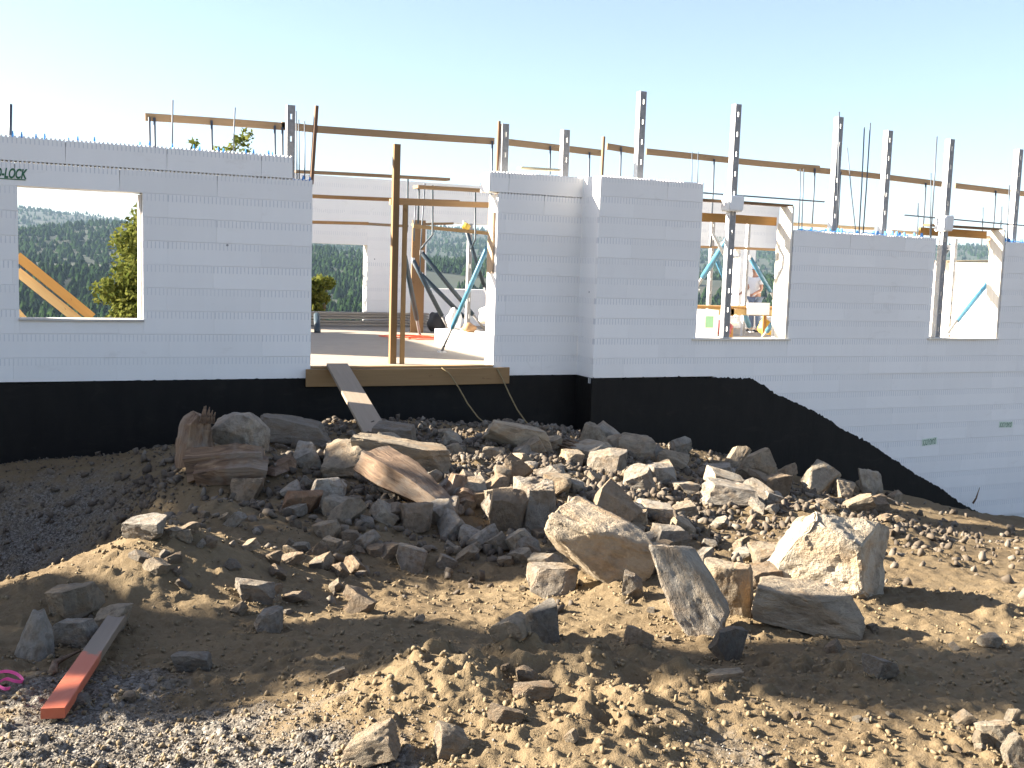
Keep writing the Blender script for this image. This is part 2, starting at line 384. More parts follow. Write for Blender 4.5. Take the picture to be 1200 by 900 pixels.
BUMPS = [  # (u, v, assumed z, radius m, height, lumpiness)
 (185,680,-.45,.62,.26,.35),(60,715,-.45,.45,.06,.3),(225,610,-.5,.60,.20,.35),(240,560,-.55,.7,.14,.35),(560,830,-.2,.55,.13,.9),(700,800,-.25,.40,.12,.9),(690,870,-.2,.40,.07,.8),
 (640,790,-.22,.30,.07,.9),(790,690,-.5,.6,.08,.5),(720,690,-.5,.5,.07,.5),(960,800,-.3,.45,.06,.8),(820,850,-.25,.40,.06,.8),(1100,720,-.6,.9,.07,.6),
 (1080,640,-.9,1.0,.08,.6),(470,700,-.42,.6,.05,.3),(240,560,-.6,.8,.10,.4),(640,570,-.55,1.2,.12,.5),(1000,600,-.9,.8,.16,.4),(430,840,-.2,.4,.03,.6)]
DENTS = [(500,660,-.5,.8,-.12),(850,775,-.35,.7,-.07),(610,760,-.38,.5,-.06),(640,850,-.22,.22,-.09),(745,835,-.22,.2,-.08)]
_BW = [(*at_z(u, v, z)[:2], r, h, l) for u, v, z, r, h, l in BUMPS]
_DW = [(*at_z(u, v, z)[:2], r, h) for u, v, z, r, h in DENTS]
def ground_z(x, y, fine=True):
    x = np.asarray(x, float); y = np.asarray(y, float)
    z = base_z(x, y)
    rough = np.exp(-(((x-5.5)/5.0)**2 + ((y-11.3)/2.6)**2))
    lump = .25 + .5*rough
    for bx, by, r, h, l in _BW:
        g = np.exp(-((x-bx)**2+(y-by)**2)/(r*r)); z = z + h*g*(.55+.9*vnoise(x*2.6, y*2.6, 41)); lump = np.maximum(lump, g*l)
    for bx, by, r, h in _DW: z = z + h*np.exp(-((x-bx)**2+(y-by)**2)/(r*r))
    z = z + fbm(x*.9, y*.9, 3, 3)*(.07+.10*rough)
    if fine:
        r0 = np.hypot(x, y)
        z = z + lump*(.080*(.45-billow(x*3.1, y*3.1, 3, 5)) + .075*(.45-billow(x*8.7+3, y*8.7, 3, 9)) + .030*(.45-billow(x*23, y*23, 2, 13)))
        z = z + fbm(x*11, y*11, 3, 21)*.011 + fbm(x*36, y*36, 3, 22)*.010
        rg = 1-np.abs(vnoise(x*19+y*4, y*19-x*3, 51)*2-1); z = z + (lump*.75+.08)*(.012*(rg-.5) + .014*((1-np.abs(vnoise(x*41, y*41, 52)*2-1))-.5))
        cl = vnoise(x*16+7, y*16, 77); z = z + np.clip(cl-.66, 0, 1)*.13*(.35+lump)
    return z
def at_g(u, v):
    d = ray(u, v); ts = np.concatenate([np.linspace(1.5, 22, 800), np.linspace(22.1, 60, 300)])
    x, y, z = CAM.x+d.x*ts, CAM.y+d.y*ts, CAM.z+d.z*ts
    g = ground_z(x, y, False); k = np.argmax(z < g)
    if k == 0: k = len(ts)-1
    a, b_ = z[k-1]-g[k-1], g[k]-z[k]; s = a/max(a+b_, 1e-9); t = ts[k-1]*(1-s)+ts[k]*s
    return CAM + d*float(t), float(t)

# ------------------------------------------------------------------ ground sheet
def build_ground():
    th = np.concatenate([np.radians(np.arange(-180, -25, 3.0)), np.arange(R_(-25), R_(77), .0030), np.radians(np.arange(77.5, 181, 3.0))])
    th[-1] = np.pi
    rr = np.concatenate([[.02, .3, .7, 1.1, 1.4, 1.6], np.exp(np.arange(math.log(1.75), math.log(17.5), .0038)), np.exp(np.arange(math.log(17.6), math.log(62), .06))])
    T, Rr = np.meshgrid(th, rr); x = Rr*np.sin(T); y = Rr*np.cos(T)
    z = ground_z(x, y)
    nr, nth = T.shape; V = np.stack([x.ravel(), y.ravel(), z.ravel()], 1)
    i = (np.arange(nr-1)[:, None]*nth + np.arange(nth-1)[None, :]).ravel()
    Q = np.stack([i, i+nth, i+nth+1, i+1], 1)
    me = np_mesh(V, Q, True)
    gm = np.zeros(V.shape[0])
    for u, v, zz, r, s in [(60,870,-.1,.75,1),(200,850,-.1,.5,.9),(330,880,-.1,.38,.8),(420,890,-.1,.3,.75),(860,890,-.15,.34,.5),(100,780,-.15,.5,.8),(380,830,-.15,.3,.45)]:
        p = at_z(u, v, zz); gm = np.maximum(gm, s*np.exp(-((V[:, 0]-p.x)**2+(V[:, 1]-p.y)**2)/(r*r)))
    gm = np.maximum(gm, .62*np.exp(-(((V[:, 0]-.2)/1.8)**2+((V[:, 1]-12.6)/1.9)**2)))
    at = me.attributes.new('gravel', 'FLOAT', 'POINT'); at.data.foreach_set('value', gm.astype(np.float32))
    tag(link('ground', me, DIRT), kind='structure')
build_ground()

# ------------------------------------------------------------------ far hills
def hill_z(x, y):
    r = np.hypot(x, y); a = np.arctan2(x, y)
    P = np.array([(38,-9),(60,-14),(110,-30),(250,-62),(420,-78),(600,-70),(850,-46),(1100,-34),(1350,-12),(1600,2),(1900,22),(2250,40),(2600,34),(3000,40),(3600,90),(4300,146),(5200,140),(6500,90)], float)
    z = np.interp(r, P[:, 0], P[:, 1])
    # gentle spurs and saddles; the middle ridge sinks towards the right, the far one is broad
    mid = np.exp(-((r-2200)/420)**2); z = z - mid*np.clip((a-.12)*260, -12, 60)
    z = z + mid*34*(vnoise(a*9+2, r*0, 5)-.5)
    far = np.exp(-((r-4300)/900)**2); z = z + far*(60*(vnoise(a*5+1.3, r*0+3, 8)-.5) - 40*np.clip(a-.25, -.1, 1))
    w = np.clip((r-150)/900, 0, 1)
    return z + w*(fbm(x*.0028, y*.0028, 5, 60)*26) 
def build_hills():
    th = np.concatenate([np.radians(np.arange(-180, -25, 4.0)), np.arange(R_(-25), R_(75), .006), np.radians(np.arange(75, 181, 4.0))]); th[-1] = np.pi
    rr = np.exp(np.linspace(math.log(48), math.log(6500), 260))
    T, Rr = np.meshgrid(th, rr); x = Rr*np.sin(T); y = Rr*np.cos(T); z = hill_z(x, y)
    nr, nth = T.shape; i = (np.arange(nr-1)[:, None]*nth + np.arange(nth-1)[None, :]).ravel()
    me = np_mesh(np.stack([x.ravel(), y.ravel(), z.ravel()], 1), np.stack([i, i+nth, i+nth+1, i+1], 1), True)
    tag(link('hills', me, HILL), kind='structure')
build_hills()

def conifer_arrays(seed, tiers=4, sides=7):
    """unit-high conifer crown: ragged drooping skirts"""
    r = np.random.default_rng(seed); V = []; F = []
    for k in range(tiers):
        z0 = .12+.80*k/tiers; z1 = min(1, z0+1.15*(1-z0)*.62+.1) if k < tiers-1 else 1.0; R0 = .20*(1-z0)**.8+.02
        b = len(V); V.append((r.normal()*.01, r.normal()*.01, z1))
        for s in range(sides*2):
            a = 2*math.pi*(s+r.uniform(-.3, .3))/(sides*2); q = R0*(r.uniform(.85, 1.25) if s % 2 == 0 else r.uniform(.45, .7))
            V.append((q*math.cos(a), q*math.sin(a), z0+r.uniform(-.035, .03)+(0 if s % 2 == 0 else .03)))
        for s in range(sides*2): F.append((b, b+1+s, b+1+(s+1) % (sides*2)))
    return np.array(V), np.array(F)
def build_forest():
    r = np.random.default_rng(5)
    n = 44000; a = R_(-5)+r.random(n)*R_(62); rad = np.exp(math.log(430)+r.random(n)**.85*(math.log(5200)-math.log(430)))
    x, y = rad*np.sin(a), rad*np.cos(a)
    dens = vnoise(x*.0042, y*.0042, 91)*.55 + vnoise(x*.013, y*.013, 92)*.45
    thr = np.interp(rad, [430, 900, 1050, 1450, 1600, 2500, 5200], [.06, .16, .36, .36, .18, .14, .18])
    k = dens > thr; x, y, rad, a = x[k], y[k], rad[k], a[k]
    o = np.argsort(rad); x, y, rad, a = x[o], y[o], rad[o], a[o]
    z = hill_z(x, y); h = r.uniform(7, 14, len(x))*np.interp(rad, [400, 1500, 5200], [1, 1, 1.25])
    # keep what the openings can show first: the nearest stand as single trees
    vis = (a > R_(-.5)) & (a < R_(13)); idx = np.where(vis)[0][:150]
    crowns = []
    for s in range(6):
        V, F = conifer_arrays(s, 5, 7); crowns.append(np_mesh(V, F)); crowns[-1].materials.append(PINE)
    tm = MB().tube([(0, 0, -.02), (0, 0, .3), (0, 0, .8)], [.018, .014, .005], 5); trunk = mesh(tm.v, tm.f); trunk.materials.append(BARK)
    for i in idx:
        t = empty('pine_tree', (x[i], y[i], z[i]-.3), r.random()*6.28); t.scale = (h[i]*r.uniform(1.2, 1.8),)*2+(h[i],)
        tag(t, 'dark green conifer in the valley wood seen through the wall openings', 'tree', 'conifers in the valley wood')
        for nm, me in (('crown', crowns[i % 6]), ('trunk', trunk)):
            c = bpy.data.objects.new(nm, me); COL.objects.link(c); c.parent = t
    rest = np.ones(len(x), bool); rest[idx] = False
    x, y, z, h, rad = x[rest], y[rest], z[rest], h[rest], rad[rest]
    AV = []; AF = []; off = 0
    kinds = [conifer_arrays(20+s, 4, 5) for s in range(5)]; lo = [conifer_arrays(40+s, 2, 3) for s in range(4)]
    ks = r.integers(0, 5, len(x)); nearm = rad < 1300
    for lib, msk in ((kinds, nearm), (lo, ~nearm)):
        for s, (V, F) in enumerate(lib):
            j = np.where(msk & (ks % len(lib) == s))[0]
            if not len(j): continue
            rot = r.random(len(j))*6.28; c, sn = np.cos(rot), np.sin(rot); wd = r.uniform(1.2, 2.1, len(j))*(1 if lib is kinds else 1.25)
            P = np.empty((len(j), len(V), 3)); hx = h[j][:, None]
            P[..., 0] = x[j][:, None] + hx*wd[:, None]*(V[None, :, 0]*c[:, None]-V[None, :, 1]*sn[:, None])
            P[..., 1] = y[j][:, None] + hx*wd[:, None]*(V[None, :, 0]*sn[:, None]+V[None, :, 1]*c[:, None])
            P[..., 2] = z[j][:, None] + hx*V[None, :, 2] - .4
            AV.append(P.reshape(-1, 3)); AF.append((F[None]+off+np.arange(len(j))[:, None, None]*len(V)).reshape(-1, 3)); off += len(j)*len(V)
    me = np_mesh(np.concatenate(AV), np.concatenate(AF)); tag(link('forest', me, PINE), kind='stuff')
build_forest()

# ------------------------------------------------------------------ trees near the house
def leafy(n, centers, size, seed):
    r = np.random.default_rng(seed); C = np.array([c[:3] for c in centers], float); Rd = np.array([c[3] for c in centers], float)
    pr = Rd**2.3; k = r.choice(len(C), n, p=pr/pr.sum()); d = r.normal(size=(n, 3)); d /= np.linalg.norm(d, axis=1)[:, None]
    P = C[k] + d*(Rd[k]*r.random(n)**.45)[:, None]*np.array([1, 1, .8])
    a = r.normal(size=(n, 3)); a /= np.linalg.norm(a, axis=1)[:, None]; b_ = np.cross(a, r.normal(size=(n, 3))); b_ /= np.linalg.norm(b_, axis=1)[:, None]
    s = size*r.uniform(.6, 1.3, n)[:, None]
    V = np.stack([P-a*s, P+b_*s*.45, P+a*s, P-b_*s*.45], 1).reshape(-1, 3)
    return np_mesh(V, np.arange(4*n).reshape(n, 4))
def deciduous():
    p = at_d(176, 330, 25); gx, gy = p.x, p.y; gz = -6.0
    t = tag(empty('broadleaf_tree', (gx, gy, gz)), 'yellow-green broadleaf tree growing just outside the left window opening', 'tree')
    m = MB().tube([(gx, gy, gz), (gx+.1, gy, gz+3), (gx-.05, gy+.1, gz+6), (gx+.1, gy, gz+9.6)], [.22, .17, .12, .03], 8)
    cs = []; r = random.Random(4)
    spots = [(150,282,.45),(158,312,.55),(148,338,.6),(128,342,.42),(160,362,.6),(146,372,.45),(176,300,.9),(186,340,1.1),(200,270,1.0),(205,380,1.2),(175,255,.5),(196,215,.7),(232,205,.6),(262,185,.35),(282,170,.28),(290,158,.18),(226,168,.16),(240,240,.9),(250,300,1.1),(255,350,1.1),(170,390,.9),(156,268,.3)]
    for u, v, rad in spots:
        q = at_d(u, v, 25+r.uniform(-.5, .8)); cs.append((*q, rad))
        k0 = Vector((gx+.05, gy+.05, max(gz+2.5, min(q.z-.5, gz+8)))); m.tube([k0, (k0+q)/2+Vector((0, 0, .15)), q], [.06, .03, .008], 5)
    m.build('trunk', BARK, t, True)
    c = link('crown', leafy(15000, cs, .085, 3), LEAF, t)
    p = at_d(372, 338, 27)
    t = tag(empty('leafy_bush', (p.x, p.y, -6)), 'yellow-green leafy bush top seen through the doorway at its left jamb', 'bush')
    cs = [(*at_d(u, v, 27), rd) for u, v, rd in [(375,330,.22),(384,332,.2),(372,345,.26),(380,350,.16),(360,340,.4),(366,362,.3)]]
    m = MB()
    for c in cs: m.tube([(p.x, p.y, -6), (p.x, p.y, -1.5), c[:3]], [.07, .05, .01], 5)
    m.build('stem', BARK, t, True); link('crown', leafy(2600, cs, .07, 9), LEAF, t)
deciduous()
def tall_pine(x, y, h, w, clear, label, seed, pw=.8, lean=0):
    LX, LY = .485*lean/h, .875*lean/h
    r = random.Random(seed); gz = float(ground_z(np.array([x]), np.array([y]), False)[0])-.1
    t = tag(empty('tall_pine', (x, y, gz)), label, 'tree', 'tall pines left of the house')
    m = MB().tube([(x, y, gz), (x+LX*h*.5, y+LY*h*.5, gz+h*.5), (x+LX*h, y+LY*h, gz+h)], [.05+h*.012, .03+h*.008, .015], 9); cs = []
    k = 0; z = h*clear
    while z < h-.1:
        f = (z-h*clear)/(h*(1-clear)); L = w*(1-f)**pw*(.6+.4*min(1, f*5+.4)); n = 6
        for j in range(n):
            if r.random() < .1: continue
            a = k*.9+j*6.283/n+r.uniform(-.3, .3); l = L*r.uniform(.7, 1.15)
            bx, by = x+LX*z, y+LY*z; e = Vector((bx+math.cos(a)*l, by+math.sin(a)*l, gz+z-l*.12)); m.tube([(bx, by, gz+z), e], [.03, .008], 4)
            for q in (.35, .65, .95): p = Vector((bx, by, gz+z)).lerp(e, q); cs.append((p.x, p.y, p.z, .16+.16*l*(1.1-q*.5)))
        z += .30+.25*(1-f); k += 1
    m.build('trunk', BARK, t, True)
    link('crown', leafy(11000, cs, .145, seed), PINE, t)
SHADE_PINES = [(-9.11, 9.56, 8.9, 1.35, .08, .40, 1.6, 'narrow tall pine standing on the slope left of the house, nearest the road'),
               (-9.75, 15.15, 8.6, 2.9, .05, .42, 0, 'broad-crowned pine standing by the left end of the house'),
               (-11.0, 17.5, 9.2, 2.3, .05, .45, 0, 'rearmost pine beyond the left end of the house')]
for i, (x, y, h, w, c, pw, ln, lab) in enumerate(SHADE_PINES):
    tall_pine(x, y, h, w, c, lab, 50+i, pw, ln)

# ------------------------------------------------------------------ house: foam block walls
Y0, Y1, TH, CO = 14.80, 14.27, .33, .305
house = tag(empty('house', (8, Y0, 0)), 'unfinished house of white foam block walls on a black coated foundation', 'building')
_pm = {}
def panel_mesh(w, h, teeth):
    b = random.choice((.0012, .002, .002, .0035)); key = (round(w, 3), round(h, 3), teeth, b)
    if key in _pm: return _pm[key]
    d = .060; vs = []; fs = []
    def ring(y, o):  # outline at depth y, inset o
        q = o*.25
        if not teeth: return [(q, y, o), (w-q, y, o), (w-q, y, h-o), (q, y, h-o)]
        pts = [(q, y, o), (w-q, y, o)]; n = max(2, int(round(w/.0508)))*2; st = w/n
        for i in range(n):
            hi = h-o if i % 2 == 0 else h-.022-o; x1 = w-i*st; x0 = x1-st
            pts += [(min(x1-.004, w-q), y, hi), (max(x0+.004, q), y, hi)]
        return pts
    A, B, Cc = ring(d, 0), ring(b, 0), ring(0, b); n = len(A); vs = A+B+Cc
    for i in range(n):
        j = (i+1) % n; fs.append((i, j, n+j, n+i)); fs.append((n+i, n+j, 2*n+j, 2*n+i))
    fs.append(tuple(range(2*n, 3*n)))
    me = mesh(vs, fs); bm = bmesh.new(); bm.from_mesh(me); bmesh.ops.triangulate(bm, faces=[f for f in bm.faces if len(f.verts) > 4]); bmesh.ops.recalc_face_normals(bm, faces=bm.faces); bm.to_mesh(me); bm.free()
    me.materials.append(FOAM); _pm[key] = me; return me
def minus(rects, o):
    res = []
    for a0, a1, b0, b1 in rects:
        c0, c1, d0, d1 = max(a0, o[0]), min(a1, o[1]), max(b0, o[2]), min(b1, o[3])
        if c0 >= c1-1e-6 or d0 >= d1-1e-6: res.append((a0, a1, b0, b1)); continue
        if a0 < c0: res.append((a0, c0, b0, b1))
        if c1 < a1: res.append((c1, a1, b0, b1))
        if b0 < d0: res.append((c0, c1, b0, d0))
        if d1 < b1: res.append((c0, c1, d1, b1))
    return [r for r in res if r[1]-r[0] > .03 and r[3]-r[2] > .02]
def wall(x0, x1, z0, z1, Y, openings=(), th=TH, face='front', panels=True, teeth=True, jit=True, extra=(), course=CO, zoff=0, plen=1.22, seed=1, hide=None):
    """foam block wall in the plane y=Y (face looks to -y) or, with face='left', in the plane x=Y looking to -x with x0..x1 meant along y.
    extra: further (x0,x1,z0,z1) pieces on top."""
    r = random.Random(seed)
    rects = [(x0, x1, z0, z1)]+list(extra)
    for o in openings: rects = minus(rects, o)
    def P(a, d, z): return (a, Y+d, z) if face == 'front' else (Y+d, -a, z)
    fl = face != 'front'
    m = MB()
    for a0, a1, b0, b1 in rects:
        top = .03 if any(abs(b1-q) < 1e-6 for q in [z1]+[e[3] for e in extra]) else 0
        p, q = P(a0, .055, b0), P(a1, th, b1-top)
        m.box(tuple(map(min, p, q)), tuple(map(max, p, q)))
    core = m.build('foam_wall', FOAM, house)
    if not panels: return core
    tops = [z1]+[e[3] for e in extra]
    for e in [(x0, x1, z0, z1)]+list(extra):
        n = int(round((e[3]-e[2]-.02)/course+.499))
        for c in range(n):
            zb = e[2]+c*course; zt = min(e[3], zb+course)
            k = int(round(zb/course)); off = (.61 if k % 2 else 0)+r.uniform(-.04, .04)
            xs = [e[0]]; s = math.floor(e[0]/plen)*plen+off
            while s < e[1]:
                if s > xs[-1]+.12 and s < e[1]-.12: xs.append(s)
                s += plen
            xs.append(e[1])
            for a, b_ in zip(xs, xs[1:]):
                pc = [(a, b_, zb, zt)]
                for o in openings: pc = minus(pc, o)
                for a0, a1, b0, b1 in pc:
                    if hide and hide(a0, a1, b1): continue
                    g = .0008; gx = .0003; w = a1-a0-2*gx; h = b1-b0-2*g; tt = teeth and any(abs(b1-q) < 1e-6 for q in tops) and w > .2
                    dj = r.uniform(-.0012, .0012) if jit else 0
                    pos = P(a0+gx, dj, b0+g)
                    M = Matrix.Translation(pos) @ (Matrix.Rotation(-math.pi/2, 4, 'Z') if fl else Matrix())
                    link('foam_panel', panel_mesh(w, h, tt), None, core, M)
    return core
XD0, XD1, XJ = 3.75, 6.545, 7.975
xn = at_y(343, 195, Y0).x
w1 = wall(-2.6, XD0, 0, 9*CO, Y0, [(.05, 1.52, .80, 8*CO)], extra=[(-2.6, xn, 9*CO, 10*CO)], seed=1)
xo = at_y(573.5, 208, Y0).x
w2 = wall(XD1, XJ, 0, 9*CO, Y0, extra=[(xo, XJ, 9*CO, 10*CO)], seed=2)
# return of the jog, looking left
wall(-(Y0), -(Y1+.07), 0, 10*CO, XJ, face='left', seed=3, th=TH, teeth=False)
XW0, XW1, XV0, XV1, XS = 9.82, 11.64, 14.79, 16.50, at_y(1019, 420, Y1).x
HZ = 2.40
w3 = wall(XJ+.001, XW0, 0, 10*CO, Y1, seed=4)
sillw = wall(XW0, XW1, 0, .595, Y1, seed=5, teeth=False)
w4 = wall(XW1, XV0, 0, HZ, Y1, seed=6)
wall(XV0, XV1, 0, .61, Y1, seed=7, teeth=False)
w5 = wall(XV1, 18.4, 0, HZ, Y1, seed=8)
wall(18.401, 21.5, 0, HZ, Y1, seed=14, plen=3.66)
wall(-7.5, -2.6, -1.5, 10*CO, Y0, panels=False, seed=12)
# foundation below the floor: plain blocks where it stays white on the right
_dg = [at_y(u, v, Y1) for u, v in [(880,443),(910,463),(950,480),(985,502),(1022,521),(1060,547),(1100,571),(1145,600),(1200,625)]]
_under = lambda a0, a1, b1: a1 < 18.4 and b1 < np.interp(a1, [p.x for p in _dg], [p.z for p in _dg])-.08
fr = wall(10.2, XS, -8*CO, 0, Y1, seed=9, teeth=False, hide=_under)
fr2 = wall(XS, 18.4, -9*CO, 0, Y1+.012, seed=10, teeth=False, hide=_under)
wall(18.401, 21.5, -9*CO, 0, Y1+.012, seed=13, teeth=False, plen=3.66)
MB().box((-2.6, Y0+.03, -3.2), (XJ, Y0+TH, 0)).box((XJ, Y1+.05, -3.4), (10.2, Y1+TH, 0)).build('foundation', COAT, house)
MB().box((10.2, Y1+.05, -3.9), (21.5, Y1+TH, -8*CO)).build('foundation', WHITE, house)
# black damp-proof coating: irregular upper edge, sheets with thickness
def coating(pts, Y, zlow, amp, lift=.012, seed=0):
    r = random.Random(seed); top = []
    for (xa, za), (xb, zb) in zip(pts, pts[1:]):
        n = max(2, int(math.hypot(xb-xa, zb-za)/.035))
        for i in range(n):
            s = i/n; top.append((xa+(xb-xa)*s, za+(zb-za)*s + r.gauss(0, amp)))
    top.append(pts[-1]); n = len(top)
    vs = [(x, Y-lift, z) for x, z in top]+[(x, Y-lift, min(z-.02, zlow)) for x, z in top]+[(x, Y+.04, z) for x, z in top]
    fs = [(i, n+i, n+i+1, i+1) for i in range(n-1)]+[(i, i+1, 2*n+i+1, 2*n+i) for i in range(n-1)]
    b = MB(); b.add(vs, fs); return b.build('coating', COAT, house)
coating([(-2.6, -.03), (.2, -.02), (1.2, 0), (3.5, -.005), (5, -.01), (XJ, -.006)], Y0, -3, .006, seed=1)
dg = [at_y(u, v, Y1) for u, v in [(880,443),(895,452),(910,463),(930,471),(950,480),(972,492),(985,502),(1005,512),(1022,521),(1040,534),(1060,547),(1080,560),(1100,571),(1122,587),(1145,600),(1175,612),(1200,625)]]
coating([(XJ, -.004), (8.8, -.002), (9.6, -.004)]+[(p.x, p.z) for p in dg], Y1, -3.6, .010, seed=2)
MB().box((XJ-.012, Y1-.011, -3), (XJ+.05, Y0-.01, -.004)).build('coating', COAT, house)
for dx in (-.05, -.02): bar('foam_drip', (XJ-.014, Y1+.12+dx*1.5, -.005), (XJ-.014, Y1+.12+dx*1.5, -.085), .02, .004, WHITE, house)

# blue plastic ties and tie tracks along the wall tops
tie = MB().box((-.011, -.02, -.02), (.011, .02, .03)).box((-.007, -.02, .03), (.007, .02, .055)); tie_me = mesh(tie.v, tie.f); tie_me.materials.append(BLUETIE)
def ties(x0, x1, z, Y, step, seed):
    r = random.Random(seed); x = x0
    while x < x1:
        for dx in (0, .10):
            if r.random() < .78: link('plastic_tie', tie_me, None, house, Matrix.Translation((x+dx, Y+r.choice([.06, .09, .27]), z-.005+r.uniform(-.01, .012))))
        x += step*r.uniform(.8, 1.25)
ties(-.6, xn-.05, 10*CO, Y0, .31, 1); ties(xn+.03, XD0-.05, 9*CO, Y0, .16, 2); ties(XW1+.15, XV0-.1, HZ+.015, Y1, .22, 3); ties(XV1+.05, 19, HZ+.015, Y1, .2, 4)
def track(x0, x1, z, Y, seed):   # curly tie strip lying in the block cavity
    r = random.Random(seed); pts = []
    n = int((x1-x0)/.05)
    for i in range(n+1): pts.append((x0+(x1-x0)*i/n, Y+.16+.03*math.sin(i*1.7), z+.012+.028*abs(math.sin(i*1.05+seed))*r.uniform(.5, 1.2)))
    tube_obj('tie_track', pts, .008, BLUETIE, house, 5)
track(XW1+.2, XV0-.5, HZ-.01, Y1, 3); track(XV1+.05, 18.8, HZ-.01, Y1, 5); track(xn+.03, XD0-.04, 9*CO-.02, Y0, 2)

# printed maker's name on the foam
def stamp(text, center, size, ax, upv, Y, shear=.25, flip=False, bold=.02, sx=1, ink=None, dep=.0045):
    cu = bpy.data.curves.new('t', 'FONT'); cu.body = text; cu.size = size; cu.shear = shear; cu.align_x = 'CENTER'; cu.align_y = 'CENTER'; cu.extrude = .0006; cu.offset = size*bold
    o = bpy.data.objects.new('t', cu); COL.objects.link(o)
    me = bpy.data.meshes.new_from_object(o.evaluated_get(bpy.context.evaluated_depsgraph_get())); bpy.data.objects.remove(o)
    me.materials.clear(); me.materials.append(ink or GREENINK)
    M = Matrix(((1, 0, 0, center.x), (0, 0, -1, Y-dep), (0, 1, 0, center.z), (0, 0, 0, 1)))
    if flip: M = M @ Matrix.Rotation(math.pi+ax, 4, 'Z')
    else: M = M @ Matrix.Rotation(ax, 4, 'Z')
    return link('printed_lettering', me, None, house, M @ Matrix.Diagonal((sx, 1, 1, 1)))
c = at_y(1.5, 203, Y0)
stamp('QUAD-LOCK', c, .165, 0, 1, Y0, .3, bold=.03, sx=.56); pl = at_y(1.5, 209.2, Y0); MB().box((c.x-.32, Y0-.0055, pl.z-.006), (c.x+.27, Y0-.004, pl.z+.006)).build('printed_underline', GREENINK, house)
def sticker(u, v, w, h, flip, rot):
    c = at_y(u, v, Y1+.012); s = stamp('QUAD-LOCK', c, h*1.25, rot, 1, Y1+.012, flip=flip, dep=.0066, bold=0)
    bx = max(abs(q.co.x) for q in s.data.vertices); s.scale = (w/2/bx, 1, 1)
    b = MB().box((-w*.54, -h*.56, -.001), (w*.54, h*.56, .0012)).build('printed_panel', simple('pale_green_ink', (.62, .70, .58), .7), None)
    b.matrix_basis = Matrix(((1, 0, 0, c.x), (0, 0, -1, Y1+.012-.0030), (0, 1, 0, c.z), (0, 0, 0, 1))) @ Matrix.Rotation(rot, 4, 'Z'); par(b, house)
sticker(1089, 517.5, .33, .115, True, R_(4)); sticker(1178.5, 497.5, .33, .10, True, R_(-2))

# floor deck, rim board
DZ = at_y(480, 431.5, Y0-.09).z
DX0, DX1, DY1 = -2.3, 20.4, 25.6
deck = MB().box((DX0, Y0+.34, DZ-.30), (DX1, DY1, DZ-.02)).box((XD0, Y0-.045, DZ-.25), (XD1, Y0+.34, DZ-.02)).build('floor_deck', WOOD, house, color=C_BROWN)
shm = {}
def sheet(x0, x1, y0, y1):
    b = MB().box((-(x1-x0)/2+.003, -(y1-y0)/2+.003, 0), ((x1-x0)/2-.003, (y1-y0)/2-.003, .018))
    key = (round(x1-x0, 3), round(y1-y0, 3))
    if key not in shm: shm[key] = mesh(b.v, b.f); shm[key].materials.append(PLY)
    link('plywood_sheet', shm[key], None, deck, Matrix.Translation(((x0+x1)/2, (y0+y1)/2, DZ-.0185+random.uniform(0, .0025))))
y = Y0+.345; row = 0
while y < DY1-.2:
    y2 = min(y+1.22, DY1); x = DX0-(1.22 if row % 2 else 0)
    while x < DX1:
        a, b_ = max(x, DX0), min(x+2.44, DX1)
        if b_-a > .1: sheet(a, b_, y, y2)
        x += 2.44
    y = y2; row += 1
sheet(XD0+.005, XD1-.005, Y0-.04, Y0+.34)
pl, pr = at_y(359, 441, Y0-.09), at_y(597, 438, Y0-.09)
rim = bar('rim_board', (pl.x, Y0-.07, DZ-.125), (pr.x, Y0-.07, DZ-.125), .045, .245, WOOD, house, color=(.30, .18, .075))
bar('sill_plank', (pl.x+.1, Y0+.02, DZ+.016), (pr.x-.25, Y0+.02, DZ+.016), .13, .03, WOOD, house, color=C_PINE)

# window bucks and sills
bar('window_sill', (.04, Y0+.10, .79), (1.53, Y0+.10, .79), .27, .03, WOOD, house, color=(.55, .53, .5))
bar('window_buck', (1.50, Y0+.2, .81), (1.50, Y0+.2, 2.42), .22, .03, WOOD, house, up=(1, 0, 0), color=(.78, .74, .70))
bar('window_sill', (XW0-.08, Y1+.12, .598), (XW1+.05, Y1+.12, .598), .30, .03, WOOD, house, color=(.78, .74, .66))
bar('window_sill', (XV0-.04, Y1+.12, .615), (XV1, Y1+.12, .615), .30, .03, WOOD, house, color=(.78, .74, .66))
def buck(x0, x1, zb, Y, zt1, zt2, drop):
    # light frame of planks standing in the opening
    bar('window_buck', (x1-.03, Y+.16, zb), (x1-.03, Y+.16, zt1), .30, .04, WOOD, house, up=(1, 0, 0), color=(.80, .76, .68))
    bar('header_board', (x0+.01, Y+.42, zt2), (x1-.05, Y+.42, zt2), .045, .14, WOOD, house, color=C_GOLD)
    bar('top_board', (x0, Y+.25, zt1+.02), (x1+.09, Y+.25, zt1+.02), .16, .04, WOOD, house, color=C_BROWN)
    bar('end_board', (x1+.07, Y+.25, zt1-drop), (x1+.07, Y+.25, zt1), .16, .038, WOOD, house, up=(1, 0, 0), color=C_BROWN)
z1 = at_y(880, 239, Y1+.1).z; z2 = at_y(880, 258, Y1+.42).z
buck(XW0, XW1, .62, Y1, z1, z2, .25)
z1 = at_y(1130, 267, Y1+.1).z; z2 = at_y(1130, 274, Y1+.42).z
buck(XV0, XV1, .63, Y1, z1, z2, .12)
bar('window_buck', (XW1+.02, Y1+.36, .62), (XW1+.02, Y1+.36, z1-.1), .04, .13, WOOD, house, color=(.8, .76, .68), up=(1, 0, 0))
bar('door_buck', (XD1-.02, Y0+.17, 1.55), (XD1-.02, Y0+.17, 2.45), .20, .035, WOOD, house, up=(1, 0, 0), color=(.45, .33, .22))

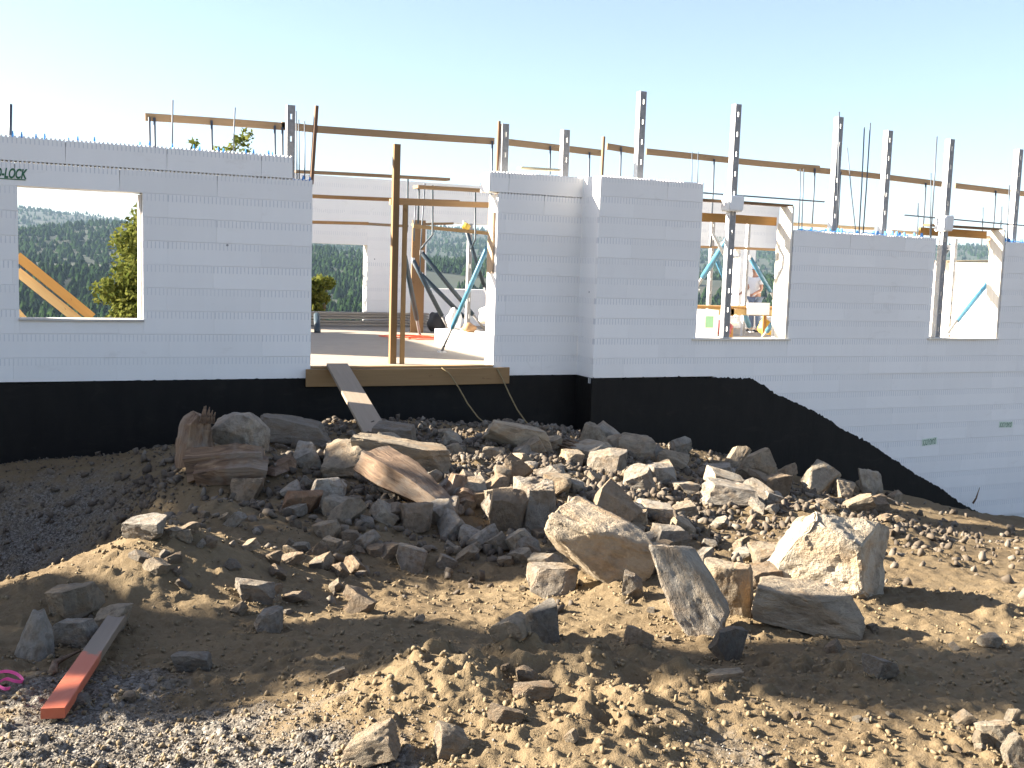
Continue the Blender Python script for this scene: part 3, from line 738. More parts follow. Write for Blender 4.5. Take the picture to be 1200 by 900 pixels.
# far walls of the house
YB = 25.2
def zx(u, v, Y=YB): p = at_y(u, v, Y); return p.x, p.z
xa = zx(430, 330)[0]; xb = zx(499, 330)[0]; xc = zx(640, 330)[0]; zt = zx(430, 209)[1]; zh = zx(400, 286)[1]; zh2 = zx(540, 262)[1]; zs = zx(540, 339)[1]
xd, xe = zx(866, 330)[0], zx(884, 330)[0]; xf = zx(812, 330)[0]; xg = zx(936, 330)[0]; zh3 = zx(880, 291)[1]; zs3 = zx(880, 371)[1]
wall(3.0, 20.0, DZ, zt, YB, [(4.6, xa, DZ-1, zh), (xb, xc, zs, zh2), (xf, xd, zs3, zh3), (xe, xg, zs3, zh3)], plen=4.88, teeth=False, seed=41, course=.61)
for zz in np.arange(DZ+.3, zt, .305):   # thin course joints
    pass
print('PANELS', sum(o.name.startswith('foam_panel') for o in bpy.data.objects))
wall(-25.0, -Y1-TH, DZ, at_x(1130, 308, 20.0).z, 20.0, face='left', seed=31, th=.3, teeth=False, plen=4.88)
MB().box((-2.6, Y0+TH, DZ), (-2.3, 21, 2.2)).box((-2.6, 21, DZ), (-2.3, 27, 5.0)).build('foam_wall', FOAM, house)  # unseen left end wall; rear stretch raised to throw shade on the deck
stamp_c = at_y(845, 281, YB); stamp('QUAD-LOCK', stamp_c, .22, 0, 1, YB, bold=.005, sx=.6, ink=simple('faded_green_ink', (.28, .40, .32), .7))
# low step of stacked boards along the back opening
for i in range(5):
    bar('stacked_board', (4.4, YB-.45-.02*i, DZ+.06+i*.062), (zx(492, 380)[0], YB-.45-.02*i, DZ+.06+i*.062), .22, .05, WOOD, house, color=(.34, .31, .27))
po = at_y(487, 330, 22.5); pt = at_y(490, 258, 22.5)
bar('plywood_post', (po.x+.05, 22.5, DZ), (po.x+.05, 22.5, pt.z), .05, .30, WOOD, house, up=(1, 0, 0), color=(.22, .125, .055))

# ------------------------------------------------------------------ steel strongbacks
def strong_me(L, w=.105, dp=.11):
    m = MB(); n = max(3, int(L/.30)); xs = [-w/2, -.013, .013, w/2]
    for i in range(n):
        a, b_ = L*i/n, L*(i+1)/n; h0, h1 = a+(b_-a)*.36, a+(b_-a)*.60
        for z0, z1, cols in ((a, h0, (0, 1, 2)), (h0, h1, (0, 2)), (h1, b_, (0, 1, 2))):
            for c in cols: m.add([(xs[c], 0, z0), (xs[c+1], 0, z0), (xs[c+1], 0, z1), (xs[c], 0, z1)], [(0, 1, 2, 3)])
    nw = len(m.f); t = .004
    m.box((-w/2-t, 0, 0), (-w/2, dp, L)).box((w/2, 0, 0), (w/2+t, dp, L)).box((-w/2, dp-t, 0), (-w/2+.02, dp, L)).box((w/2-.02, dp-t, 0), (w/2, dp, L))
    me = mesh(m.v, m.f); me.materials.append(STEEL); me.materials.append(WEB)
    for p in me.polygons[:nw]: p.material_index = 1  # web gets the darker steel, its shade put into the colour
    return me
def strongback(u, vt, Y, label, zb=DZ, foot=True):
    p = at_y(u, vt, Y); L = p.z-zb
    t = tag(empty('steel_strongback', (p.x, Y, zb)), label, 'steel post', 'steel strongbacks bracing the walls')
    link('channel', strong_me(L), None, t, Matrix.Translation((p.x, Y, zb)))
    MB().box((p.x-.09, Y-.02, zb), (p.x+.09, Y+.18, zb+.012)).build('foot_plate', STEEL, t)
    return t
YA, YC = Y0+TH+.05, Y1+TH+.03
SB = [(341.5,123,YA,'perforated steel post sticking up at the right end of the left wall'),
 (593,145,YA,'perforated steel post rising above the foam wall just right of the doorway'),
 (664.5,152,YA,'perforated steel post near the inner corner of the jog in the wall'),
 (754.5,107,YC,'tall perforated steel post over the projecting high wall section'),
 (866,122,Y1+.01,'perforated steel post standing inside the middle window opening, white foam sleeve round it',.616),
 (986,137,YC,'perforated steel post just right of the middle window opening, tallest over the low wall'),
 (1044,153,YC,'perforated steel post over the low wall, midway between the two right windows'),
 (1116.5,163,Y1+.01,'perforated steel post standing inside the right window opening, with a foam sleeve',.632),
 (1197,175,YC,'perforated steel post at the right edge of the photo')]
for s in SB: strongback(*s)
def sleeve(u, v, Y, w, h, label, px):
    p = at_y(u, v, Y); p.x = px; b = bmesh.new(); bmesh.ops.create_cube(b, size=1)
    for v_ in b.verts: v_.co = Vector((v_.co.x*w, v_.co.y*.26, v_.co.z*h)) + Vector((random.uniform(-.02, .02), 0, random.uniform(-.02, .02)))
    bmesh.ops.bevel(b, geom=b.edges[:], offset=.02, segments=2, affect='EDGES'); me = bpy.data.meshes.new('m'); b.to_mesh(me); b.free()
    tag(link('foam_sleeve', me, WHITE, None, Matrix.Translation(p)), label, 'foam block')
sleeve(867, 238.5, Y1+.05, .27, .25, 'white foam block on the steel post in the middle window opening', at_y(866, 122, Y1+.01).x)
sleeve(1118, 262, Y1+.05, .22, .27, 'white foam block on the steel post in the right window opening', at_y(1116.5, 163, Y1+.01).x)

# ------------------------------------------------------------------ guard rail along the wall tops
YR = Y0+1.1
rail = tag(empty('guard_rail', tuple(at_y(500, 160, YR))), 'long guard rail of grey-brown boards above the wall tops, held on steel rods', 'guard rail')
RB = [(170,137,336,148.5),(330,147,372,151.5),(366,151,579,165.5),(594,166.5,664,174.5),(660,174,706,179.5),(711,171.5,748,177.5),(757,177.5,858,188),(856,188,960,197.5),(934,197,982,202),(978,201,1113,217),(1119,217.5,1194,226.5),(1190,226,1290,237)]
for u0, v0, u1, v1 in RB:
    bar('rail_board', at_y(u0, v0, YR), at_y(u1, v1, YR), .04, .105, WOOD, rail, color=(.32, .215, .12) if u0 < 700 else (.30, .20, .11))
for u, v in [(175,138),(181,138.5),(248,142),(322,148),(331,150),(577,166),(645,172),(691,179),(728,173),(837,187),(955,198),(985,202),(1085,215),(1167,224)]:
    p = at_y(u, v, YR-.045); tube_obj('rail_rod', [p+Vector((0, 0, .01)), (p.x+.02, p.y, 2.1)], .016, REBAR, rail, 6)
# long plank and frame timbers across the doorway
def plank(name, a, b_, Y, w, t, col, label, cat='board', group=None, Yb=None):
    o = bar(name, at_y(*a, Y), at_y(*b_, Yb or Y), w, t, WOOD, color=col); return tag(o, label, cat, group)
plank('scaffold_plank', (345,201), (525,210.5), Y0+1.5, .20, .04, (.24,.17,.105), 'grey-brown scaffold plank crossing the top of the doorway')
plank('scaffold_plank', (345,229), (537,236.5), Y0+1.3, .12, .05, (.27,.155,.06), 'brown plank crossing the doorway at its upper third, behind the tall post')
plank('scaffold_plank', (457,236.5), (577,240.5), Y0+.75, .08, .085, C_PINE, 'pale horizontal board from the tall wooden post to the right door jamb')
plank('scaffold_plank', (352,260), (430,262), Y0+4.0, .20, .05, (.27,.155,.06), 'short brown plank end above the back opening at the left of the doorway')
plank('scaffold_plank', (424,262), (476,265), Y0+4.3, .25, .04, (.22,.16,.10), 'thin grey plank above the white pier behind the tall post')
plank('scaffold_plank', (487,219), (590,225), Y0+2.2, .25, .05, (.27,.18,.095), 'scaffold plank with a pointed end high in the right half of the doorway')
plank('scaffold_plank', (484,265), (578,274), Y0+3.0, .06, .06, (.27,.18,.085), 'brown rail low in the right half of the doorway, in front of the sky gap')
plank('scaffold_plank', (484,263), (529,262), Y0+3.4, .22, .04, (.19,.13,.08), 'short dark plank lying over the plywood post')
def post(u, v0, v1, Y, w, t, col, label, ud=0, dz=None):
    a = at_y(u, v0, Y); b_ = Vector((a.x+ud, Y, DZ if dz is None else dz))
    o = bar('wooden_post', b_, a, w, t, WOOD, color=col, up=(0, 1, 0)); return tag(o, label, 'post')
post(465, 169, 425, Y0+.62, .10, .085, (.20,.115,.042), 'tall brown wooden post standing in the doorway')
post(475, 240, 427, Y0+.55, .065, .05, (.26,.16,.062), 'shorter thin wooden post beside the tall one in the doorway')
post(371, 124, 0, Y0+.22, .045, .075, (.17,.095,.05), 'thin brown wooden stake rising from the left wall end at the doorway', -.06, 2.70)
post(585, 142, 0, Y0+.45, .035, .05, (.17,.095,.05), 'thin wooden stake just left of the steel post right of the doorway', -.02, 2.2)
post(707.5, 160, 0, Y1+.40, .035, .05, (.22,.14,.08), 'thin wooden stake at the outer corner of the jog', -.02, 2.3)
o = bar('wall_board', at_y(608, 196.5, Y0+.2), at_y(655, 199.5, Y0+.2), .16, .03, WOOD, color=(.62, .55, .38)); tag(o, 'short pale board lying flat on the wall top right of the doorway', 'board')

# rebar sticking out of the walls
RBAR = [(202.5,117,202,172,Y0+.16,.010),(275.5,126,274.5,168,Y0+.16,.009),(12.5,122,11,162,Y0+.16,.020),(347,130,348,207,Y0+.16,.008),(350,140,350.5,206,Y0+.16,.008),(357,142,357,206,Y0+.16,.008),
 (811,178,810.5,212,Y1+.16,.008),(818,178,817.5,212,Y1+.16,.008),(993,173,1002,262,Y1+.16,.008),(1013,149,1007,266,Y1+.16,.011),(1020,144,1012,265,Y1+.16,.011),(1098,160,1091,275,Y1+.16,.012),(1091,203,1090,275,Y1+.16,.009),
 (983.5,131,981,262,YC-.1,.012),(1183,217,1181,280,Y1+.16,.011),(938,198,936,262,Y1+.5,.010),(942,198,940,262,Y1+.5,.010),(498,215,493,300,Y0+3.2,.014),(487,240,486,262,Y0+3.0,.014),(1152,243,1151,270,Y1+.8,.010),(1174,242,1173,270,Y1+.8,.010),(1076,238,1075,272,Y1+.9,.010)]
for u0, v0, u1, v1, Y, rd in RBAR:
    a, b_ = at_y(u0, v0, Y), at_y(u1, v1, Y); d = (b_-a).normalized(); b_ = b_+d*.3
    tube_obj('steel_rod', [a, (a+b_)/2+Vector((random.uniform(-.012, .012), 0, 0)), b_], rd, REBAR, house, 6)
for u0, v0, u1, v1, Y in [(824,226,966,236.5,Y1+.17),(1060,252,1240,268,Y1+.17)]:
    tube_obj('steel_rod', [at_y(u0, v0, Y), at_y(u1, v1, Y)], .012, REBAR, house, 6)
# bent hooks hanging in the doorway
for pts, Y in [([(478,210),(477,270),(474,282),(472,300)], Y0+2.0),([(507,217),(507,275),(497,287),(493,292)], Y0+2.4),([(557,223),(557,280),(552,292)], Y0+2.4),([(491,220),(490,262)], Y0+2.3),([(575,220),(574,262),(578,270)], Y0+2.2)]:
    o = tube_obj('scaffold_hook', [at_y(u, v, Y) for u, v in pts], .016, DARKBLUE, None, 6)
    tag(o, {478:'dark bent steel rod hanging by the thin post in the doorway',507:'dark bent steel rod hanging over the plywood post in the doorway',557:'dark bent steel rod hanging near the right side of the doorway',491:'short dark straight steel rod above the plywood post',575:'dark bent steel rod hanging right beside the right door jamb'}[pts[0][0]], 'steel rod')

# ------------------------------------------------------------------ diagonal braces
def brace(a, Ya, b_, Yb, r, m_, label):
    p, q = at_y(*a, Ya), at_y(*b_, Yb)
    if q.z < DZ+.02: q = p + (q-p)*((p.z-DZ-.03)/(p.z-q.z))
    t = tag(empty('brace', tuple(q)), label, 'brace', 'diagonal steel braces')
    d = q-p; k = p+d*.78
    tube_obj('pipe', [p, k], r, m_, t, 8); tube_obj('screw', [k, q], r*.6, WEB, t, 8)
    MB().box((q.x-.06, q.y-.06, q.z-.03), (q.x+.06, q.y+.06, q.z-.005)).build('foot', STEEL, t)
    MB().box((p.x-.03, p.y-.03, p.z-.05), (p.x+.03, p.y+.03, p.z+.05)).build('bracket', STEEL, t)
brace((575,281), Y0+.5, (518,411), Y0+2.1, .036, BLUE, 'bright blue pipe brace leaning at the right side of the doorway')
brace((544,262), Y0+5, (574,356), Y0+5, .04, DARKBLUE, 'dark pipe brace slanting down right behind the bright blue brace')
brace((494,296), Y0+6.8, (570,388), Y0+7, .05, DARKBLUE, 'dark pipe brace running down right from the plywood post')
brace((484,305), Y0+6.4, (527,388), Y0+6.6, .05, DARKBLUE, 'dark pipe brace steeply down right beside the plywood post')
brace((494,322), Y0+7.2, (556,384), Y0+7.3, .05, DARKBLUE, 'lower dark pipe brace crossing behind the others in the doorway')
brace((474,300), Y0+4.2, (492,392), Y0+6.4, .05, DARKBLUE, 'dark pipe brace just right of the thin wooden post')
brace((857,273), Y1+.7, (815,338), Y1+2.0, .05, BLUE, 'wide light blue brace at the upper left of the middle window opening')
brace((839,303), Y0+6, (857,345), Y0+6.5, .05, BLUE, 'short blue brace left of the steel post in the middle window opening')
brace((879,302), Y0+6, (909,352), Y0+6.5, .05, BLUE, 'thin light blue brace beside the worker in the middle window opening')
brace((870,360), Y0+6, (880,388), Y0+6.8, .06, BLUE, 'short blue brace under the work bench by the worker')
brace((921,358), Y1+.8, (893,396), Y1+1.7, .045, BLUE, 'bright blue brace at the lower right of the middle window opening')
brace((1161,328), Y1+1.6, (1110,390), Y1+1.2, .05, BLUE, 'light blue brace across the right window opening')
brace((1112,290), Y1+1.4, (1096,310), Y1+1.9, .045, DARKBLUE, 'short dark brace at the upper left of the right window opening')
o = tube_obj('scaffold_bracket', [at_y(u, v, Y1+.75) for u, v in [(858,257),(834,259),(834,272),(850,301),(866,301)]], .03, STEEL, None, 7); tag(o, 'grey bent scaffold bracket on the steel post in the middle window', 'bracket')
# extra steel uprights and planks seen inside
for u, v0, Y, lab in [(552,262,Y0+5.2,'slim steel upright in the right half of the doorway in front of the far opening'),(837,256,Y0+6,'slim grey steel upright at the left of the middle window opening'),(879,256,Y0+7,'dark steel upright behind the worker'),(917,262,Y0+3,'dark steel upright near the right side of the middle window'),(1121,280,Y1+2.6,'slim steel upright behind the post in the right window')]:
    p = at_y(u, v0, Y); o = link('steel_upright', strong_me(p.z-DZ, .07, .09), None, None, Matrix.Translation((p.x, Y, DZ))); tag(o, lab, 'steel post')
plank('scaffold_plank', (812,289), (935,294), Y0+5.6, .25, .05, C_PINE, 'pale plank crossing the middle window opening under the far header')
plank('scaffold_plank', (1040,271), (1170,279), Y1+1.7, .22, .05, (.52,.38,.22), 'brown scaffold plank crossing the right window opening near its top')
plank('scaffold_plank', (920,262), (1020,268), Y1+1.4, .22, .05, (.50,.36,.2), 'brown plank just above the low wall right of the middle window')
plank('scaffold_plank', (1160,281), (1175,345), Y1+.55, .05, .12, (.42,.30,.19), 'upright brown board at the right side of the right window opening', Yb=Y1+.55)
plank('scaffold_plank', (1070,307), (1165,306), 19.0, .25, .05, (.62,.5,.32), 'plank resting on top of the sunlit far wall behind the right window')
plank('raking_board', (20,300), (108,372), Y0+1.6, .05, .13, C_GOLD, 'upper of the two golden diagonal boards in the left window opening', Yb=Y0+1.6)
plank('raking_board', (20,318), (94,377), Y0+1.75, .05, .13, (.66,.46,.22), 'lower of the two golden diagonal boards in the left window opening', Yb=Y0+1.75)
plank('raking_board', (-10,333), (36,385), Y0+1.8, .05, .12, (.66,.44,.2), 'short golden board end at the lower left corner of the left window', Yb=Y0+1.8)

# ------------------------------------------------------------------ work bench, worker and site things
bz = at_y(870, 360, Y0+4.2)
bench = tag(empty('work_bench', (bz.x, Y0+4.2, DZ)), 'long work bench of yellow planks on trestles behind the middle window', 'bench')
x0, x1 = at_y(800, 359, Y0+4.2).x, at_y(926, 362, Y0+4.2).x; btz = bz.z
for i in range(3):
    bar('bench_board', (x0+.1*i, Y0+4.05+i*.22, btz), (x1-.08*i, Y0+4.05+i*.22, btz), .20, .045, WOOD, bench, color=C_GOLD if i < 2 else C_PINE)
bar('bench_rail', (x0, Y0+3.98, btz-.10), (x1, Y0+3.98, btz-.10), .04, .13, WOOD, bench, color=(.60, .42, .18))
for xx in (x0+.35, x0+1.1, x1-.45, x1-.12):
    for yy in (Y0+3.98, Y0+4.5): bar('leg', (xx, yy, DZ), (xx, yy, btz-.03), .09, .04, WOOD, bench, up=(0, 1, 0), color=C_GOLD)
bar('knee_brace', (x0+1.1, Y0+3.96, btz-.5), (x0+.65, Y0+3.96, btz-.12), .04, .08, WOOD, bench, color=C_GOLD)
o = MB().box((-.30, 0, -.13), (.30, .01, .13)).build('paper_sheet', WHITE); o.matrix_basis = Matrix.Translation(at_y(888, 369, Y0+3.93)); tag(o, 'white sheet hanging from the front of the work bench', 'sheet')
def person():
    p = at_y(883, 385, 23.4); fx, fy = p.x, p.y
    t = tag(empty('person', (fx, fy, DZ)), 'person in a white shirt, pale jeans and light cap standing at the work bench', 'person')
    H = 1.74; M = Matrix.Translation((fx, fy, DZ)) @ Matrix.Rotation(R_(12), 4, 'Z')   # local -X is where he faces
    def body(name, nodes, edges, m_, sub=2):
        vs = [M @ Vector(n[:3]) for n in nodes]; c = M.translation
        me = bpy.data.meshes.new('m'); me.from_pydata([v-c for v in vs], edges, []); o = link(name, me, m_, t, Matrix.Translation(c))
        md = o.modifiers.new('skin', 'SKIN'); ss = o.modifiers.new('sub', 'SUBSURF'); ss.levels = ss.render_levels = sub; md.use_smooth_shade = True
        for i, n in enumerate(nodes): me.skin_vertices[0].data[i].radius = (n[3], n[4] if len(n) > 4 else n[3])
        me.skin_vertices[0].data[0].use_root = True; return o
    # skin: one continuous body (legs, trunk, arms, neck, head)
    B = [(0,0,.93,.13,.10),(0,0,1.12,.13,.10),(-.02,0,1.34,.15,.11),(-.03,0,1.46,.06),(-.05,0,1.55,.055),(-.06,0,1.64,.083),(-.055,0,1.70,.07),
      (0,.09,.88,.085),(0,.10,.50,.058),(.02,.10,.09,.045),(-.14,.11,.03,.035),(0,-.09,.88,.085),(.03,-.10,.50,.058),(.06,-.10,.09,.045),(-.10,-.11,.03,.035),
      (-.02,.19,1.40,.055),(-.06,.23,1.14,.042),(-.30,.20,1.05,.033),(-.02,-.19,1.40,.055),(-.05,-.24,1.13,.042),(-.28,-.20,1.03,.033)]
    E = [(0,1),(1,2),(2,3),(3,4),(4,5),(5,6),(0,7),(7,8),(8,9),(9,10),(0,11),(11,12),(12,13),(13,14),(2,15),(15,16),(16,17),(2,18),(18,19),(19,20)]
    # hands: palm then five fingers each
    for wr, s in ((17, 1), (20, -1)):
        bx, by, bz_ = B[wr][:3]; k = len(B); B.append((bx-.055, by-.005*s, bz_-.03, .030, .018)); E.append((wr, k))
        for f, (dy, ln) in enumerate(((-.030, .062), (-.010, .072), (.010, .068), (.028, .052))):
            B.append((bx-.09, by+dy, bz_-.045, .009)); B.append((bx-.09-ln*.7, by+dy*1.15, bz_-.045-ln*.5, .008)); E += [(k, len(B)-2), (len(B)-2, len(B)-1)]
        B.append((bx-.07, by-.035*s, bz_-.015, .010)); B.append((bx-.11, by-.05*s, bz_-.03, .008)); E += [(k, len(B)-2), (len(B)-2, len(B)-1)]
    bd = body('body', B, E, SKIN)
    body('shirt', [(0,0,.89,.17,.145),(0,0,1.14,.155,.135),(-.02,0,1.32,.165,.14),(-.025,0,1.43,.10),(-.02,.19,1.40,.080),(-.045,.215,1.25,.070),(-.02,-.19,1.40,.080),(-.04,-.22,1.25,.070)],
         [(0,1),(1,2),(2,3),(2,4),(4,5),(2,6),(6,7)], SHIRT)
    body('jeans', [(0,0,.93,.155,.13),(0,.09,.86,.105),(0,.10,.50,.078),(.02,.10,.10,.070),(0,-.09,.86,.105),(.03,-.10,.50,.078),(.06,-.10,.10,.070)],
         [(0,1),(1,2),(2,3),(0,4),(4,5),(5,6)], JEANS)
    for s, dx in ((.105, 0), (-.105, .04)): body('shoe', [(.03+dx, s, .05, .045), (-.06+dx, s, .045, .045), (-.15+dx, s, .035, .036)], [(0, 1), (1, 2)], BLACK)
    body('hair', [(-.03,0,1.685,.088),(.0,0,1.62,.075),(.01,0,1.57,.05)], [(0,1),(1,2)], HAIR)
    # face: nose, eyes, mouth, ears, all small
    m = MB()
    m.tube([(-.125,0,1.665),(-.152,0,1.635),(-.14,0,1.625)], [.008,.014,.010], 6)
    for s in (1, -1): m.tube([(-.05,.083*s,1.665),(-.045,.094*s,1.65),(-.05,.083*s,1.625)], [.010,.016,.008], 6)
    m.v = [M @ v for v in m.v]; m.build('nose_and_ears', SKIN, bd, True)
    m = MB(); 
    for s in (1, -1): m.tube([(-.128,.022*s,1.662),(-.128,.044*s,1.662)], .007, 6)
    m.tube([(-.137,-.022,1.598),(-.139,.022,1.598)], .005, 6); m.v = [M @ v for v in m.v]; m.build('eyes_and_mouth', HAIR, bd, True)
    cp = MB(); n = 14
    for k, (z, r) in enumerate(((1.675, .108), (1.70, .107), (1.74, .09), (1.765, .05))): cp.v += [Vector((-.05+r*math.cos(6.2832*i/n), r*.92*math.sin(6.2832*i/n), z)) for i in range(n)]
    cp.f = [(k*n+i, k*n+(i+1) % n, (k+1)*n+(i+1) % n, (k+1)*n+i) for k in range(3) for i in range(n)]+[tuple(3*n+i for i in range(n))]
    b = len(cp.v); cp.v += [Vector((-.05-.10*math.cos(a)-.0, .098*math.sin(a), 1.68)) for a in np.linspace(-1.3, 1.3, 8)]+[Vector((-.07-.165*math.cos(a), .10*math.sin(a), 1.668)) for a in np.linspace(-1.3, 1.3, 8)]
    cp.f += [(b+i, b+i+1, b+9+i, b+8+i) for i in range(7)]
    cp.v = [M @ v for v in cp.v]; cp.build('cap', SHIRT, t, True)
person()
def lump(name, c, sx, sy, sz, m_, label, cat, seed=0, color=None):
    b = bmesh.new(); bmesh.ops.create_icosphere(b, subdivisions=3, radius=1); r = np.random.default_rng(seed); ph = r.random(6)*6
    for v in b.verts:
        n = v.co.copy(); k = 1+.12*math.sin(n.x*4+ph[0])*math.sin(n.y*5+ph[1])+.10*math.sin(n.z*6+n.x*3+ph[2])
        v.co = Vector((n.x*sx*k, n.y*sy*k, max(-.75, n.z)*sz*k+sz*.75))
    me = bpy.data.meshes.new('m'); b.to_mesh(me); b.free(); me.polygons.foreach_set('use_smooth', [True]*len(me.polygons))
    return tag(link(name, me, m_, None, Matrix.Translation(c), color), label, cat)
def on_deck(u, v): p = at_z(u, v, DZ); return p
lump('sack', on_deck(578, 395)+Vector((0, 0, .30)), .35, .3, .22, BAG, 'white sack lying on the white box by the right door jamb', 'sack', 1)
# white long box / foam offcut with things on it
p = on_deck(524, 404); q = on_deck(590, 418)
bx = bar('foam_plank', p+Vector((0, 0, .16)), q+Vector((.3, .1, .16)), .55, .30, WHITE); tag(bx, 'long white foam block lying on the deck by the right door jamb', 'foam block')
lump('carton', p.lerp(q, .45)+Vector((0, .1, .31)), .12, .12, .10, CARD, 'orange-brown carton lying on the white foam block', 'carton', 2)
lump('bag', p.lerp(q, .2)+Vector((0, .2, .31)), .14, .12, .22, BAG, 'crumpled white bag standing on the white foam block', 'bag', 5)
def coil(name, c, r0, turns, rad, m_, label, seed, cat='cord', sq=1.0):
    r = random.Random(seed); pts = []
    for i in range(turns*14):
        a = i*2*math.pi/14; k = r0*(.55+.45*math.sin(i*.37+seed))*r.uniform(.9, 1.1); pts.append(c+Vector((math.cos(a)*k*1.6, math.sin(a)*k*sq, rad+.012*r.random()+.002*i/turns)))
    return tag(tube_obj(name, pts, rad, m_, None, 5), label, cat)
coil('extension_cord', on_deck(490, 397), .5, 4, .012, REDCORD, 'red-orange cord in loose loops on the shaded deck', 3)
lump('tool_bag', on_deck(512, 389), .22, .2, .26, BLACK, 'dark tool bag standing on the deck under the braces', 'bag', 7)
o = MB().tube([on_deck(372, 390)+Vector((0, 0, .0)), on_deck(371, 388)+Vector((0, 0, .35))], .07, 9).build('bucket', DARKBLUE, None, True); tag(o, 'small dark canister on the deck beside the left door jamb', 'canister')
# stacked foam blocks with a red cord behind the middle window
c = at_y(828, 382, Y1+1.6); b = MB().box((c.x-.22, c.y-.15, DZ), (c.x+.14, c.y+.25, at_y(828, 363, Y1+1.6).z)).build('foam_stack', WHITE); tag(b, 'white foam block with green print in the left corner of the middle window', 'foam block')
stb = MB().box((c.x-.13, c.y-.156, c.z-.02), (c.x+.03, c.y-.152, c.z+.18)).build('green_print', simple('green_print_ink', (.25, .50, .28), .7), b)
o = coil('orange_cord', Vector((c.x, c.y-.35, at_y(828, 396, Y1+1.3).z-.05)), .12, 6, .014, REDCORD, 'bright orange cord bundled on the sill side of the middle window', 9, 'cord', .6)
lump('red_crate', Vector(at_y(843, 392, Y0+2.4).to_tuple()), .28, .2, .16, simple('dull_red', (.30, .05, .05), .6), 'dull red case on the deck behind the middle window sill', 'case', 11)
lump('plastic_wrap', Vector(at_y(846, 382, Y0+3.0).to_tuple()), .35, .2, .12, BAG, 'crumpled white plastic sheet on the deck behind the middle window', 'plastic sheet', 12)
lump('yellow_bucket', Vector(at_y(897, 392, Y0+4.6).to_tuple()), .16, .16, .20, YELLOW, 'yellow tub on the deck under the work bench', 'tub', 13)
lump('yellow_reel', Vector(at_y(546, 269, Y0+3.0).to_tuple()), .075, .06, .07, YELLOW, 'small yellow reel resting on the brown rail in the doorway', 'reel', 14)

# ------------------------------------------------------------------ ramp plank, ropes, stake, ribbon
a = at_y(399, 430, Y0-.11); g, _ = at_g(441, 511)
bar_ = bar('ramp_plank', a+Vector((-.02, .10, .02)), g+Vector((0, 0, .03)), .30, .045, WOOD, color=(.29, .235, .175)); tag(bar_, 'grey plank leaning as a ramp from the rock pile up to the doorway', 'plank')
for (pts, lab) in [([(519,432),(526,437),(538,455),(548,473),(560,489),(572,499)], 'thin tan rope hanging from the middle of the rim board to the rocks'), ([(583,433),(588,442),(597,462),(606,480),(616,494),(628,506)], 'thin brown rope hanging from the right end of the rim board to the rocks')]:
    w = [at_y(u, v, Y0-.11-.02*i-.09*max(0, i-1)) for i, (u, v) in enumerate(pts)]; w = [w[0]+Vector((0, .25, .03))]+w
    tag(tube_obj('rope', w, .011, ROPE, None, 6), lab, 'rope')
pa, da = at_g(62, 846); pb, db = at_g(141, 731)
x_ = (pa-pb).normalized()
st = bar('survey_stake', pb+Vector((0, 0, .06)), pa+Vector((0, 0, .035)), .092, .042, ORANGE, ch=.003); tag(st, 'long wooden stake sprayed orange at its near end, lying on the dirt', 'stake')
pts = [at_g(u, v)[0]+Vector((0, 0, h)) for u, v, h in [(-25,802,.03),(-8,801,.04),(8,800,.045),(20,800,.03),(26,803,.012),(17,805,.02),(6,805,.03),(-4,809,.02),(4,812,.012),(11,811,.01)]]
def cat(P, n=6):
    o = []
    for i in range(len(P)-1):
        a, b_, c, d = P[max(i-1, 0)], P[i], P[i+1], P[min(i+2, len(P)-1)]
        for k in range(n):
            t_ = k/n; o.append(.5*((2*b_)+(c-a)*t_+(2*a-5*b_+4*c-d)*t_*t_+(3*b_-a-3*c+d)*t_**3))
    return o+[P[-1]]
pts = cat(pts); rb = []
for p in pts: rb += [p, p+Vector((.006, 0, .013))]
b = MB(); b.add(rb, [(2*i, 2*i+2, 2*i+3, 2*i+1) for i in range(len(pts)-1)]); o = b.build('flagging_ribbon', PINK); so = o.modifiers.new('s', 'SOLIDIFY'); so.thickness = .0015
tag(o, 'pink flagging ribbon curled on the ground at the left edge', 'ribbon')

# ------------------------------------------------------------------ rocks
_ico = {}
def ico(k):
    if k not in _ico:
        b = bmesh.new(); bmesh.ops.create_icosphere(b, subdivisions=k, radius=1); b.verts.ensure_lookup_table()
        _ico[k] = (np.array([v.co[:] for v in b.verts]), np.array([[v.index for v in f.verts] for f in b.faces])); b.free()
    return _ico[k]
def n3(p, f, s): return (fbm(p[:, 0]*f+s, p[:, 1]*f+p[:, 2]*f*.7, 3, s)+fbm(p[:, 2]*f+s*2, p[:, 0]*f-p[:, 1]*f*.6, 3, s+5))*.5
def rock_arr(seed, k=4, rough=.05, boxy=.6):
    r = np.random.default_rng(seed); D, F = ico(k)
    ax = np.array([(1,0,0),(-1,0,0),(0,1,0),(0,-1,0),(0,0,1),(0,0,-1)], float)+r.normal(size=(6, 3))*.22
    ex = r.normal(size=(8, 3)); Nn = np.concatenate([ax, ex]); Nn /= np.linalg.norm(Nn, axis=1)[:, None]
    dd = np.concatenate([r.uniform(.78, 1.0, 6), r.uniform(.90, 1.22, 8)*(1.12-.25*(1-boxy))])
    q = D @ Nn.T; rad = np.where(q > .05, dd[None]/np.maximum(q, .05), 9).min(1)
    P = D*rad[:, None]
    P += D*(n3(P, 1.1, seed % 97)*rough*1.2 + np.minimum(n3(P, 3.2, seed % 89+3), .05)*rough*2.2 + n3(P, 9.0, seed % 83+7)*rough*.45)[:, None]
    lo, hi = P.min(0), P.max(0); P = (P-(lo+hi)/2)/(hi-lo)
    return P, F
ROUND = {101, 116, 121, 124, 129, 135, 136, 149, 158, 159, 165}
TAPER = {115: .75, 130: .7, 147: .7, 134: .3}
